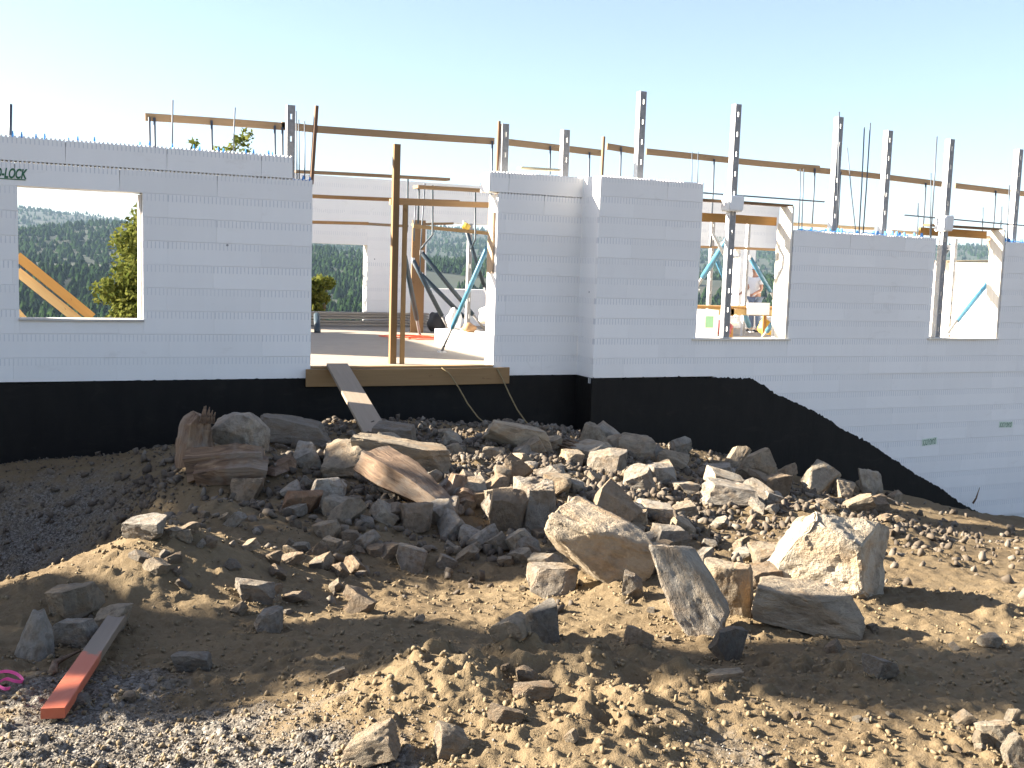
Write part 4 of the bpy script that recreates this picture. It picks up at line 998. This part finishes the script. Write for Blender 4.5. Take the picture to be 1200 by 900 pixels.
def rock_me(seed, k=4, rough=.05, boxy=.6):
    """a block broken along flat faces: a cube cut by planes, edges chipped, faces roughened"""
    r = np.random.default_rng(seed); b = bmesh.new(); bmesh.ops.create_cube(b, size=2)
    def cut(n, d):
        n = Vector(n).normalized(); g = bmesh.ops.bisect_plane(b, geom=b.verts[:]+b.edges[:]+b.faces[:], plane_co=n*d, plane_no=n, clear_outer=True)
        ed = [e for e in g['geom_cut'] if isinstance(e, bmesh.types.BMEdge)]
        if len(ed) >= 3:
            try: bmesh.ops.contextual_create(b, geom=ed)
            except Exception: pass
    ax = np.array([(1,0,0),(-1,0,0),(0,1,0),(0,-1,0),(0,0,1),(0,0,-1)], float)
    for a in ax: cut(a+r.normal(size=3)*.24, r.uniform(.72, .92))
    for _ in range(r.integers(4, 8)): cut(r.normal(size=3), r.uniform(.86, 1.15))
    bmesh.ops.remove_doubles(b, verts=b.verts[:], dist=.02)
    bmesh.ops.bevel(b, geom=b.edges[:], offset=.16 if seed in ROUND else r.uniform(.025, .055), segments=2 if seed in ROUND else 1, affect='EDGES', clamp_overlap=True)
    bmesh.ops.triangulate(b, faces=b.faces[:])
    lim = {3: .42, 4: .17, 5: .095}[k]
    for _ in range(6):
        ed = [e for e in b.edges if e.calc_length() > lim]
        if not ed or len(b.faces) > 9000: break
        bmesh.ops.subdivide_edges(b, edges=ed, cuts=1); bmesh.ops.triangulate(b, faces=[f for f in b.faces if len(f.verts) > 3])
    b.normal_update(); b.verts.index_update()
    P = np.array([v.co[:] for v in b.verts]); Nn = np.array([v.normal[:] for v in b.verts])
    led = np.floor((P @ r.normal(size=3))*3.2+n3(P, 1.5, seed % 71)*1.2)          # bedding: thin broken ledges
    dsp = n3(P, 1.2, seed % 97)*rough*1.3 + np.minimum(n3(P, 3.2, seed % 89+3), .04)*rough*2.2 + n3(P, 8.0, seed % 83+7)*rough*.55 + ((led*7919 % 13)/13-.5)*rough*.55
    P = P+Nn*dsp[:, None]; tp = TAPER.get(seed, 0); P[:, :2] *= (1-tp*np.clip((P[:, 2:3]+1)/2, 0, 1)); lo, hi = P.min(0), P.max(0); P = (P-(lo+hi)/2)/(hi-lo)
    for v, p in zip(b.verts, P): v.co = p
    me = bpy.data.meshes.new('m'); b.to_mesh(me); b.free(); me.polygons.foreach_set('use_smooth', [True]*len(me.polygons)); me.materials.append(ROCK)
    try: me.set_sharp_from_angle(angle=R_(24))
    except Exception: pass
    return me
TONE = dict(pale=(.37,.325,.255), tan=(.36,.30,.22), grey=(.33,.298,.25), dark=(.25,.22,.18), brown=(.28,.22,.155), rust=(.24,.145,.085), white=(.38,.35,.30))
VIEW = Matrix.Rotation(-YAW, 4, 'Z')
def put_rock(u, vb, w, h, rollv, tone, seed, depth=.85, k=4, sink=.17, yawj=None, rough=.05, me=None, name='rock', lift=0):
    """bottom centre of the stone on the ground at photo pixel (u, vb); w, h its apparent width and height"""
    p, d = at_g(u, vb); ww, hh = w*d/FPX, h*d/FPX; r = random.Random(seed*13+5)
    cosr = abs(math.cos(R_(rollv))); sinr = abs(math.sin(R_(rollv)))
    me = me or rock_me(seed, k, rough); br = r.uniform(.8, 1.2)
    o = link(name, me, None, None, None, tuple(c*br for c in TONE[tone]))
    dep = depth*min(ww, hh*1.5)
    vext = (ww*sinr+hh*cosr)
    c = Vector((p.x, p.y, p.z)) + Vector((math.sin(YAW), math.cos(YAW), 0))*dep*.30 + Vector((0, 0, vext*(.5-sink)+lift))
    M = Matrix.Translation(c) @ VIEW @ Matrix.Rotation(R_(rollv), 4, 'Y') @ Matrix.Rotation(R_(r.uniform(-14, 14) if yawj is None else yawj), 4, 'Z') @ Matrix.Rotation(R_(r.uniform(-8, 8)), 4, 'X')
    o.matrix_basis = M @ Matrix.Diagonal((ww*1.06, dep*1.06, hh*1.10, 1))
    return o
HERO = [ # u, bottom v, w, h, roll(+ = clockwise), tone, seed, depth, subdiv, label
 (982,694,126,96,6,'pale',101,.9,5,'biggest pale boulder, sunlit white on its left face, at the right of the pile'),
 (946,740,130,52,10,'tan',102,.9,5,'flat wedge-shaped boulder lying just below the biggest pale boulder'),
 (856,720,56,68,0,'tan',103,.8,5,'upright tan boulder, bright on top, left of the flat wedge-shaped boulder'),
 (808,742,62,132,-36,'grey',104,.5,5,'long dark grey slab with pale streaks leaning in the middle of the rubble'),
 (702,684,130,74,24,'tan',105,.9,5,'huge block with a grey upper face and orange-brown front in the centre'),
 (627,620,52,62,-4,'grey',106,.8,5,'squarish light grey block left of the huge central block'),
 (595,622,46,52,10,'brown',107,.8,4,'tan-brown block touching the left side of the squarish grey block'),
 (408,558,62,42,0,'tan',108,.9,5,'tan boulder with a sunlit left face below the ramp plank'),
 (470,556,112,46,4,'tan',109,.8,5,'long tan and grey boulder right below the foot of the ramp plank'),
 (609,530,80,30,16,'tan',110,.7,4,'long tan stone under the hanging ropes'),
 (598,756,42,32,-22,'tan',111,.9,4,'slanting tan stone of the front pair below the huge block'),
 (636,752,42,46,-12,'grey',112,.8,4,'upright grey stone of the front pair below the huge block'),
 (852,774,34,44,14,'dark',113,.8,4,'small dark upright stone below the leaning slab'),
 (849,800,42,14,-4,'tan',114,.9,4,'flat tan stone lying in front of the small dark upright stone'),
 (38,772,46,62,6,'white',115,.8,4,'pointed grey-white rock at the far left, higher than its neighbour'),
 (83,760,44,34,-8,'grey',116,.9,4,'blocky dark grey rock right of the pointed rock at the left edge'),
 (128,740,38,30,-6,'tan',117,.9,4,'brownish rock by the far end of the orange stake'),
 (80,725,52,38,-10,'tan',125,.9,4,'earth-covered rock behind the blocky dark grey rock at left'),
 (224,786,42,22,-4,'grey',118,.9,4,'flat lone stone on the dirt right of the orange stake'),
 (168,630,52,26,-4,'white',119,.9,4,'whitish stone at the rim of the gravel trench'),
 (297,704,48,24,6,'dark',120,.9,4,'wide dark stone on the shaded slope above the upright little stone'),
 (313,740,32,28,4,'grey',121,.9,4,'rounded grey stone on the shaded slope below the wide dark stone'),
 (277,524,54,44,4,'grey',122,.9,4,'big grey rock behind the upright tree stump'),
 (346,522,84,32,6,'dark',123,.8,4,'long dark rock against the black foundation, right of the stump'),
 (287,584,36,28,6,'brown',124,.9,4,'brown rounded rock just below the fallen stump'),
 (357,548,36,30,6,'grey',126,.9,4,'blue-grey rock left of the sunlit tan boulder'),
 (382,592,40,34,8,'white',127,.9,4,'pale grey rock below the sunlit tan boulder'),
 (352,602,40,30,16,'rust',128,.9,4,'rusty red-brown rock on the slope below the bark slab'),
 (486,622,38,34,6,'brown',129,.9,4,'round brown stone with a sunlit cheek under the fallen log'),
 (692,524,36,30,-10,'tan',130,.9,4,'pointed sunlit tan rock at the top of the pile in front of the jog'),
 (746,536,42,26,6,'tan',131,.9,4,'ribbed tan rock right of the pointed sunlit rock'),
 (798,534,26,22,-20,'grey',132,.9,4,'small striped rock on the crest against the black coating'),
 (789,548,36,18,10,'tan',133,.9,4,'flat tan rock below the small striped rock on the crest'),
 (858,594,66,28,8,'grey',134,.8,4,'long grey block in the right part of the pile'),
 (887,566,40,34,-24,'tan',135,.8,4,'rounded tan-grey rock above the long grey block'),
 (846,564,34,22,6,'grey',136,.9,4,'grey dome-shaped rock left of the rounded tan-grey rock'),
 (864,550,20,32,28,'tan',137,.8,4,'narrow tan stone tilted on the crest'),
 (913,582,28,30,6,'brown',138,.9,4,'brown rock right of the long grey block'),
 (963,578,38,34,36,'pale',139,.6,4,'sunlit leaning slab high at the right of the pile'),
 (1020,580,24,36,-8,'pale',140,.7,4,'upright sunlit block at the top right of the pile'),
 (1008,602,34,16,-28,'tan',141,.9,4,'narrow tan stone propped under the upright sunlit block'),
 (990,584,24,22,16,'tan',142,.9,4,'small tan stone between the leaning slab and the upright block'),
 (1030,604,22,22,-10,'brown',143,.9,4,'little brown stone at the right foot of the upright block'),
 (903,664,40,26,0,'tan',144,.9,4,'square tan block wedged left of the biggest pale boulder'),
 (893,690,38,28,-6,'brown',145,.9,4,'brown block under the square tan block'),
 (718,622,52,48,40,'brown',146,.6,4,'dark brown slab leaning behind the huge central block'),
 (600,566,38,34,-30,'brown',147,.6,4,'brown triangular slab above the squarish grey block'),
 (608,648,36,28,-6,'pale',148,.9,4,'sunlit pale stone below the squarish grey block'),
 (646,698,52,38,8,'dark',149,.9,4,'dark rounded rock at the lower left of the huge central block'),
 (768,610,46,22,6,'grey',150,.9,4,'flat grey rock right of the dark brown slab'),
 (744,620,28,22,-6,'tan',151,.9,4,'small tan rock with a cut face above the leaning slab'),
 (840,586,30,22,-6,'pale',152,.9,4,'pale sunlit stone left of the long grey block'),
 (800,606,34,16,-8,'tan',153,.9,4,'sunlit tan stone in front of the long grey block'),
 (748,576,36,28,-18,'grey',154,.9,4,'grey cube-like rock on the pile below the ribbed rock'),
 (712,556,44,30,0,'dark',155,.9,4,'dark rock below the pointed sunlit tan rock'),
 (785,642,42,26,6,'grey',156,.9,4,'blue-grey rock above the top of the leaning slab'),
 (1164,760,24,17,0,'pale',157,.9,4,'small sunlit rock alone on the dirt at far right'),
 (626,822,48,22,4,'brown',158,.9,4,'oval brown stone half buried in the front dirt mound'),
 (617,800,28,16,8,'brown',159,.9,4,'smaller oval stone above the half buried brown one'),
 (592,846,40,18,2,'brown',160,.9,4,'flat brown stone on the front face of the dirt mound'),
 (530,884,42,28,10,'tan',161,.9,4,'block-shaped tan stone at the bottom of the dirt mound'),
 (430,897,66,32,-22,'tan',162,.9,4,'larger tan clod-like rock at the bottom edge left of the mound'),
 (396,800,24,14,-16,'pale',163,.9,3,'small pale stone alone on the sunlit dirt'),
 (1034,794,34,22,10,'dark',164,.9,4,'dark stone in the shadow band at right'),
 (480,668,34,28,14,'grey',165,.9,4,'grey stone on the shaded dirt in the hollow'),
 (1170,878,40,34,-12,'pale',166,.8,4,'sunlit block among the stones in the bottom right corner'),
 (1192,900,30,36,-24,'pale',167,.7,4,'upright pale stone at the very bottom right corner'),
 (1154,876,22,18,10,'tan',168,.9,3,'small tan stone left of the block in the bottom right corner'),
 (90,830,26,16,0,'grey',169,.9,3,'dusty grey stone beside the pink ribbon'),
 (150,822,16,10,-10,'tan',170,.9,3,'tiny pale stone right of the orange stake'),
 (462,520,50,24,4,'dark',171,.8,4,'dark rock just right of the foot of the ramp plank'),
 (519,514,24,12,0,'tan',172,.9,3,'small sunlit cap stone right of the ramp plank'),
 (585,602,40,30,-20,'tan',173,.9,4,'tan rock with a sunlit side left of the squarish grey block'),
 (748,760,30,24,10,'brown',174,.9,4,'brown stone left of the foot of the leaning slab'),
 (742,700,24,30,6,'dark',175,.9,4,'dark stone tucked between the huge block and the leaning slab'),
]
for (u, vb, w, h, ro, tone, sd, dep, k, lab) in HERO:
    tag(put_rock(u, vb, w, h, ro, tone, sd, dep, k, rough=.065 if w > 60 else .05, name='boulder' if max(w, h) > 55 else 'rock'), lab, 'boulder' if max(w, h) > 55 else 'rock')
USED = set()
def near_label(u, v, w, tone, place):
    size = 'tiny' if w < 13 else 'small' if w < 20 else 'fist-sized' if w < 28 else 'larger'
    col = {'grey':'grey','dark':'dark grey','brown':'brown','tan':'tan','pale':'pale','rust':'rusty','white':'whitish'}[tone]
    hs = sorted(NEAR, key=lambda n: (n[0]-u)**2+((n[1]-v)*1.3)**2)
    for hu, hv, nm in hs[:24]:
        du, dv = u-hu, (v-hv)*1.3
        rel = ('right of' if du > 0 else 'left of') if abs(du) > abs(dv) else ('below' if dv > 0 else 'above')
        L = f'{size} {col} stone {rel} the {nm}'
        if L not in USED: USED.add(L); return L
    L = f'{size} {col} stone {place}'; USED.add(L); return L
NEAR = [(982,650,'biggest pale boulder'),(946,710,'flat wedge-shaped boulder'),(852,690,'upright tan boulder'),(808,690,'leaning grey slab'),(702,640,'huge central block'),(627,590,'squarish light grey block'),(408,540,'tan boulder below the ramp'),(470,535,'long boulder at the ramp foot'),(609,512,'long stone under the ropes'),(617,735,'front pair of stones'),(38,740,'pointed rock at far left'),(83,745,'blocky rock at far left'),(224,775,'lone flat stone by the stake'),(168,617,'whitish stone at the trench rim'),(297,692,'wide dark slope stone'),(313,726,'rounded grey slope stone'),(277,500,'rock behind the stump'),(346,506,'long dark rock by the foundation'),(262,540,'fallen stump'),(382,575,'pale rock below the tan boulder'),(352,587,'rusty slope rock'),(486,605,'round stone under the log'),(490,575,'fallen log'),(692,510,'pointed sunlit rock'),(746,524,'ribbed tan rock'),(798,522,'striped crest rock'),(858,580,'long grey block'),(887,550,'rounded rock on the crest'),(963,560,'sunlit leaning slab'),(1020,562,'upright sunlit block'),(893,655,'square tan block'),(718,600,'dark brown slab'),(608,634,'pale stone below the grey block'),(646,680,'dark rounded rock'),(768,600,'flat grey rock'),(480,654,'grey hollow stone'),(626,812,'oval brown stone'),(530,870,'block-shaped bottom stone'),(430,880,'tan bottom rock'),(396,793,'small pale lone stone'),(1034,784,'dark stone in the shadow'),(1164,752,'lone sunlit rock at right'),(1170,862,'corner block'),(1192,880,'upright corner stone'),(441,505,'ramp plank foot'),(330,548,'bark slab'),(120,790,'orange stake')]
SMALL = [rock_me(300+i, 3, .05) for i in range(24)]
def scatter(n, region, smin, smax, label, group, seed, tones, power=2.0):
    r = random.Random(seed); k = 0
    while k < n:
        u, v = r.uniform(region[0], region[2]), r.uniform(region[1], region[3])
        if len(region) > 4 and not region[4](u, v): continue
        w = smin+(smax-smin)*r.random()**power
        tn = r.choice(tones); lab = near_label(u, v, w, tn, label)
        o = put_rock(u, v, w, w*r.uniform(.42, .85), r.uniform(-45, 45), tn, seed*1000+k, r.uniform(.7, 1.2), me=SMALL[r.randrange(24)], sink=.30, yawj=r.uniform(-180, 180), name='stone')
        tag(o, lab, 'stone', group); k += 1
in_pile = lambda u, v: v > 505+.06*abs(u-620)+(30 if u < 330 else 0) and v < 690-.10*abs(u-700)
scatter(185, (330,500,930,690,in_pile), 15, 40, 'in the rubble pile', 'rubble stones in the pile', 3, ['grey','grey','tan','brown','tan','pale'], 1.5)
scatter(52, (150,590,430,720,lambda u, v: v > 600+(.5*max(0, 260-u))*.4), 12, 32, 'on the shaded left slope', 'stones on the left slope', 4, ['grey','dark','brown','tan'])
scatter(24, (940,560,1060,640,lambda u, v: True), 8, 22, 'at the right end of the pile', 'stones at the right end of the pile', 5, ['tan','pale','brown','grey'])
scatter(20, (380,690,1180,880,lambda u, v: True), 8, 18, 'in the open front dirt', 'stones in the front dirt', 6, ['tan','brown','grey','pale'])
scatter(14, (1120,845,1200,900,lambda u, v: True), 8, 20, 'in the bottom right corner heap', 'broken stones at the corner', 8, ['pale','tan','brown'])


CHIP = m_gravel(); e_ = [n for n in CHIP.node_tree.nodes if n.type == 'VALTORGB'][0].color_ramp.elements
for k_, c_ in enumerate([(.05, .039, .028), (.085, .066, .046), (.125, .10, .072), (.19, .165, .13)]): e_[k_].color = (*c_, 1)
def pebbles(n, seed, name, sampler, smin, smax, m_):
    r = np.random.default_rng(seed); xy = sampler(r, n); x, y = xy[:, 0], xy[:, 1]; z = ground_z(x, y)
    lib = []
    for s in range(6):
        b = bmesh.new()
        for p in np.random.default_rng(700+s).normal(size=(11, 3)):
            p /= np.linalg.norm(p); b.verts.new(p*.5)
        bmesh.ops.convex_hull(b, input=b.verts[:]); b.verts.index_update(); b.verts.ensure_lookup_table()
        lib.append((np.array([v.co[:] for v in b.verts]), np.array([[v.index for v in f.verts] for f in b.faces]))); b.free()
    AV = []; AF = []; off = 0; ks = r.integers(0, 6, len(x)); sz = smin+(smax-smin)*r.random(len(x))**2.2
    for s, (P, F) in enumerate(lib):
        j = np.where(ks == s)[0]; m = len(j)
        A = r.normal(size=(m, 3, 3)); Qm = np.linalg.qr(A)[0]
        q = np.einsum('nij,vj->nvi', Qm, P*np.array([1, .8, .6])[None])*sz[j][:, None, None]
        q += np.stack([x[j], y[j], z[j]+sz[j]*.18], 1)[:, None]
        AV.append(q.reshape(-1, 3)); AF.append((F[None]+off+np.arange(m)[:, None, None]*len(P)).reshape(-1, 3)); off += m*len(P)
    tag(link(name, np_mesh(np.concatenate(AV), np.concatenate(AF)), m_), kind='stuff')
def blobs(spots):
    C = [(*at_z(u, v, z)[:2], r, w) for u, v, z, r, w in spots]; ws = np.array([c[3] for c in C]); ws = ws/ws.sum()
    def f(r, n):
        k = r.choice(len(C), n, p=ws); q = r.normal(size=(n, 2)); cc = np.array([c[:2] for c in C])[k]; return cc+q*np.array([c[2] for c in C])[k][:, None]*.62
    return f
pebbles(7500, 1, 'gravel', blobs([(60,870,-.1,.62,3),(200,850,-.1,.45,2.2),(330,885,-.1,.35,1.3),(430,890,-.1,.3,.9),(100,790,-.15,.5,1.3),(860,890,-.15,.30,.45),(380,830,-.15,.35,.5),(40,920,-.1,.5,2)]), .006, .018, GRAVEL)
def pile_s(r, n): return np.stack([r.normal(5.4, 2.6, n), r.normal(10.8, 1.7, n)], 1)
pebbles(12000, 2, 'rubble_chips', pile_s, .02, .15, CHIP)
def tr_s(r, n):
    q = np.stack([r.uniform(-2.6, 2.4, n), r.uniform(10.2, 14.7, n)], 1); return q
pebbles(5000, 3, 'trench_gravel', tr_s, .012, .045, CHIP)  # darker chips put the deep trench's shade into their colour
HB = [(*at_g(h_[0], h_[1]-2)[0][:2], h_[2]*at_g(h_[0], h_[1]-2)[1]/FPX) for h_ in HERO]
def bank_s(r, n):
    k = r.integers(0, len(HB), n); H_ = np.array(HB)[k]; a = r.random(n)*6.283
    q = H_[:, 2]*(.42+.22*np.abs(r.normal(size=n))); return H_[:, :2]+np.stack([np.cos(a)*q, np.sin(a)*q+.12*H_[:, 2]], 1)
def fg_s(r, n):
    a = r.uniform(R_(-4), R_(54), n); rr = np.exp(r.uniform(math.log(2.9), math.log(9), n)); return np.stack([rr*np.sin(a), rr*np.cos(a)], 1)
m_clod = simple('clod', (.182, .136, .077), .95, 0, .3, 30, .5)
pebbles(5500, 5, 'banked_clods', bank_s, .006, .032, m_clod)
pebbles(11000, 4, 'dirt_clods', fg_s, .005, .038, m_clod)

# ------------------------------------------------------------------ stumps, logs, roots
def gnarl(name, pts, rad, label, cat, seed, n=14, parent=None):
    r = np.random.default_rng(seed); P = [Vector(p) for p in pts]; Q = []; Rr = []
    for i in range(len(P)-1):
        for s in np.linspace(0, 1, 7)[:-1]: Q.append(P[i].lerp(P[i+1], float(s))); Rr.append(rad[i]*(1-s)+rad[i+1]*s)
    Q.append(P[-1]); Rr.append(rad[-1])
    b = MB().tube(Q, Rr, n)
    for i, v in enumerate(b.v):
        k = i // n; ax = Q[min(k, len(Q)-1)]; d = v-ax; a = (i % n)
        f = 1+.15*math.sin(a*.9+k*.06+seed)+.13*(1 if (a*7+seed*3) % 5 < 2 else -1)+.05*math.sin(k*.5+seed)+.02*r.normal(); b.v[i] = ax+d*f
    M = frame(P[0], P[-1]); Mi = M.inverted(); o = link(name, mesh([Mi @ v for v in b.v], b.f, True), ROOT, None, M)
    o.data.set_sharp_from_angle(angle=R_(40))
    if parent: par(o, parent)
    return tag(o, label, cat) if label else o
def G(u, v, h=0, back=0):
    p, d = at_g(u, v); return p+Vector((math.sin(YAW)*back, math.cos(YAW)*back, h))
q, dq = at_g(236, 556); sc = dq/FPX
def V_(u, v, back=0): return at_d(u, v, dq+back)
t = tag(empty('tree_stump', tuple(q)), 'torn reddish tree stump with an upright splintered trunk at the left of the pile', 'stump')
gnarl('upright_trunk', [V_(232,545,.1), V_(229,520,.1), V_(231,500,.1), V_(238,488,.1)], [.19,.17,.14,.09], None, None, 1, parent=t)
for i in range(7): tube_obj('splinter', [V_(236+i*2, 496, .05*i-.1), V_(241+i*1.6+random.uniform(-2, 2), 481-random.uniform(-4, 6), .05*i-.1)], [.028, .004], ROOT, t, 5)
gnarl('root_limb', [V_(225,548,-.05), V_(250,542,-.1), V_(280,540,-.15), V_(309,536,-.15)], [.16,.13,.14,.10], None, None, 2, parent=t)
gnarl('root_limb', [V_(232,556,-.2), V_(262,551,-.25), V_(290,549,-.25), V_(311,553,-.2)], [.10,.12,.12,.15], None, None, 3, parent=t)
q, dq = at_g(488, 590)
t = tag(empty('fallen_log', tuple(q)), 'broken brown log lying slantwise across the pile, roots at its lower end', 'log')
gnarl('trunk', [V_(436,541,.3), V_(462,556,.1), V_(490,572,-.1), V_(515,590,-.25), V_(530,604,-.3)], [.19,.185,.155,.11,.07], None, None, 4, parent=t)
gnarl('root_limb', [V_(515,592,0), V_(527,606,-.05), V_(540,618,-.1), V_(547,628,-.1)], [.09,.07,.04,.015], None, None, 5, parent=t)
gnarl('root_limb', [V_(525,606,0), V_(540,606,-.05), V_(553,603,-.05)], [.06,.04,.015], None, None, 6, parent=t)
gnarl('root_limb', [V_(520,592,.1), V_(535,575,.1), V_(538,556,.1)], [.10,.10,.06], None, None, 7, parent=t)
q, dq = at_g(560, 596); gnarl('root_knob', [V_(530,592,0), V_(545,586,0), V_(556,588,0)], [.05,.10,.05], 'sunlit knobbly root end right of the fallen log', 'root', 8)
q, dq = at_g(330, 556); b = MB(); vs = [V_(313,556,-.1), V_(325,546,0), V_(340,538,.1), V_(347,548,.15), V_(335,553,0), V_(322,558,-.15)]
b.add(vs+[v+Vector((.02, .06, .05)) for v in vs], [(0,1,2,3,4,5),(11,10,9,8,7,6)]+[(i, (i+1) % 6, 6+(i+1) % 6, 6+i) for i in range(6)]); tag(b.build('bark_slab', ROOT), 'curled grey slab of bark right of the stump', 'bark')
r = random.Random(3)
for (u, v, du, dv, lab) in [(60,792,50,-20,'weathered grey stick lying left of the orange stake'),(640,520,60,24,'tangled root lying below the long tan stone under the ropes'),(700,540,-40,-14,'thin root strands on the pile right of the ropes'),(1033,503,5,-32,'thin dark twig sticking up by the white wall at right'),(400,500,18,-16,'dry twigs beside the foot of the ramp plank')]:
    q, dq = at_g(u, v) if v != 503 else (at_y(1140, 590, Y1-.1), at_y(1140, 590, Y1-.1).length)
    if v == 503: b = MB().tube([q, q+Vector((.05, -.02, .10)), q+Vector((.12, -.02, .30))], [.02, .016, .006], 5)
    else:
        b = MB(); nn = 1 if u == 60 else 6
        for k in range(nn):
            e = at_g(u+du*r.uniform(.6, 1), v+dv*r.uniform(.5, 1.1))[0]+Vector((0, 0, r.uniform(.02, .12))); s = q+Vector((r.uniform(-.1, .1), r.uniform(-.1, .1), .03))*(1 if nn > 1 else .3)
            b.tube([s, (s+e)/2+Vector((r.uniform(-.06, .06), 0, r.uniform(0, .08))), e], [.022, .016, .005] if nn == 1 else [.016, .012, .004], 5)
    o = b.build('stick' if u in (60, 1033) else 'twigs', ROOT, None, True); tag(o, lab, 'stick' if u in (60, 1033) else 'twigs')

# ------------------------------------------------------------------ air
hb = MB().box((-6600, -6600, -110), (6600, 6600, 420)).build('haze', None, None, center=False)
hm = bpy.data.materials.new('haze'); hm.use_nodes = True; t = hm.node_tree; t.nodes.clear()
pv = t.nodes.new('ShaderNodeVolumePrincipled'); pv.inputs['Color'].default_value = (.52, .74, 1.0, 1); pv.inputs['Density'].default_value = .000045
oo = t.nodes.new('ShaderNodeOutputMaterial'); t.links.new(pv.outputs[0], oo.inputs['Volume']); hb.data.materials.append(hm); tag(hb, kind='stuff')
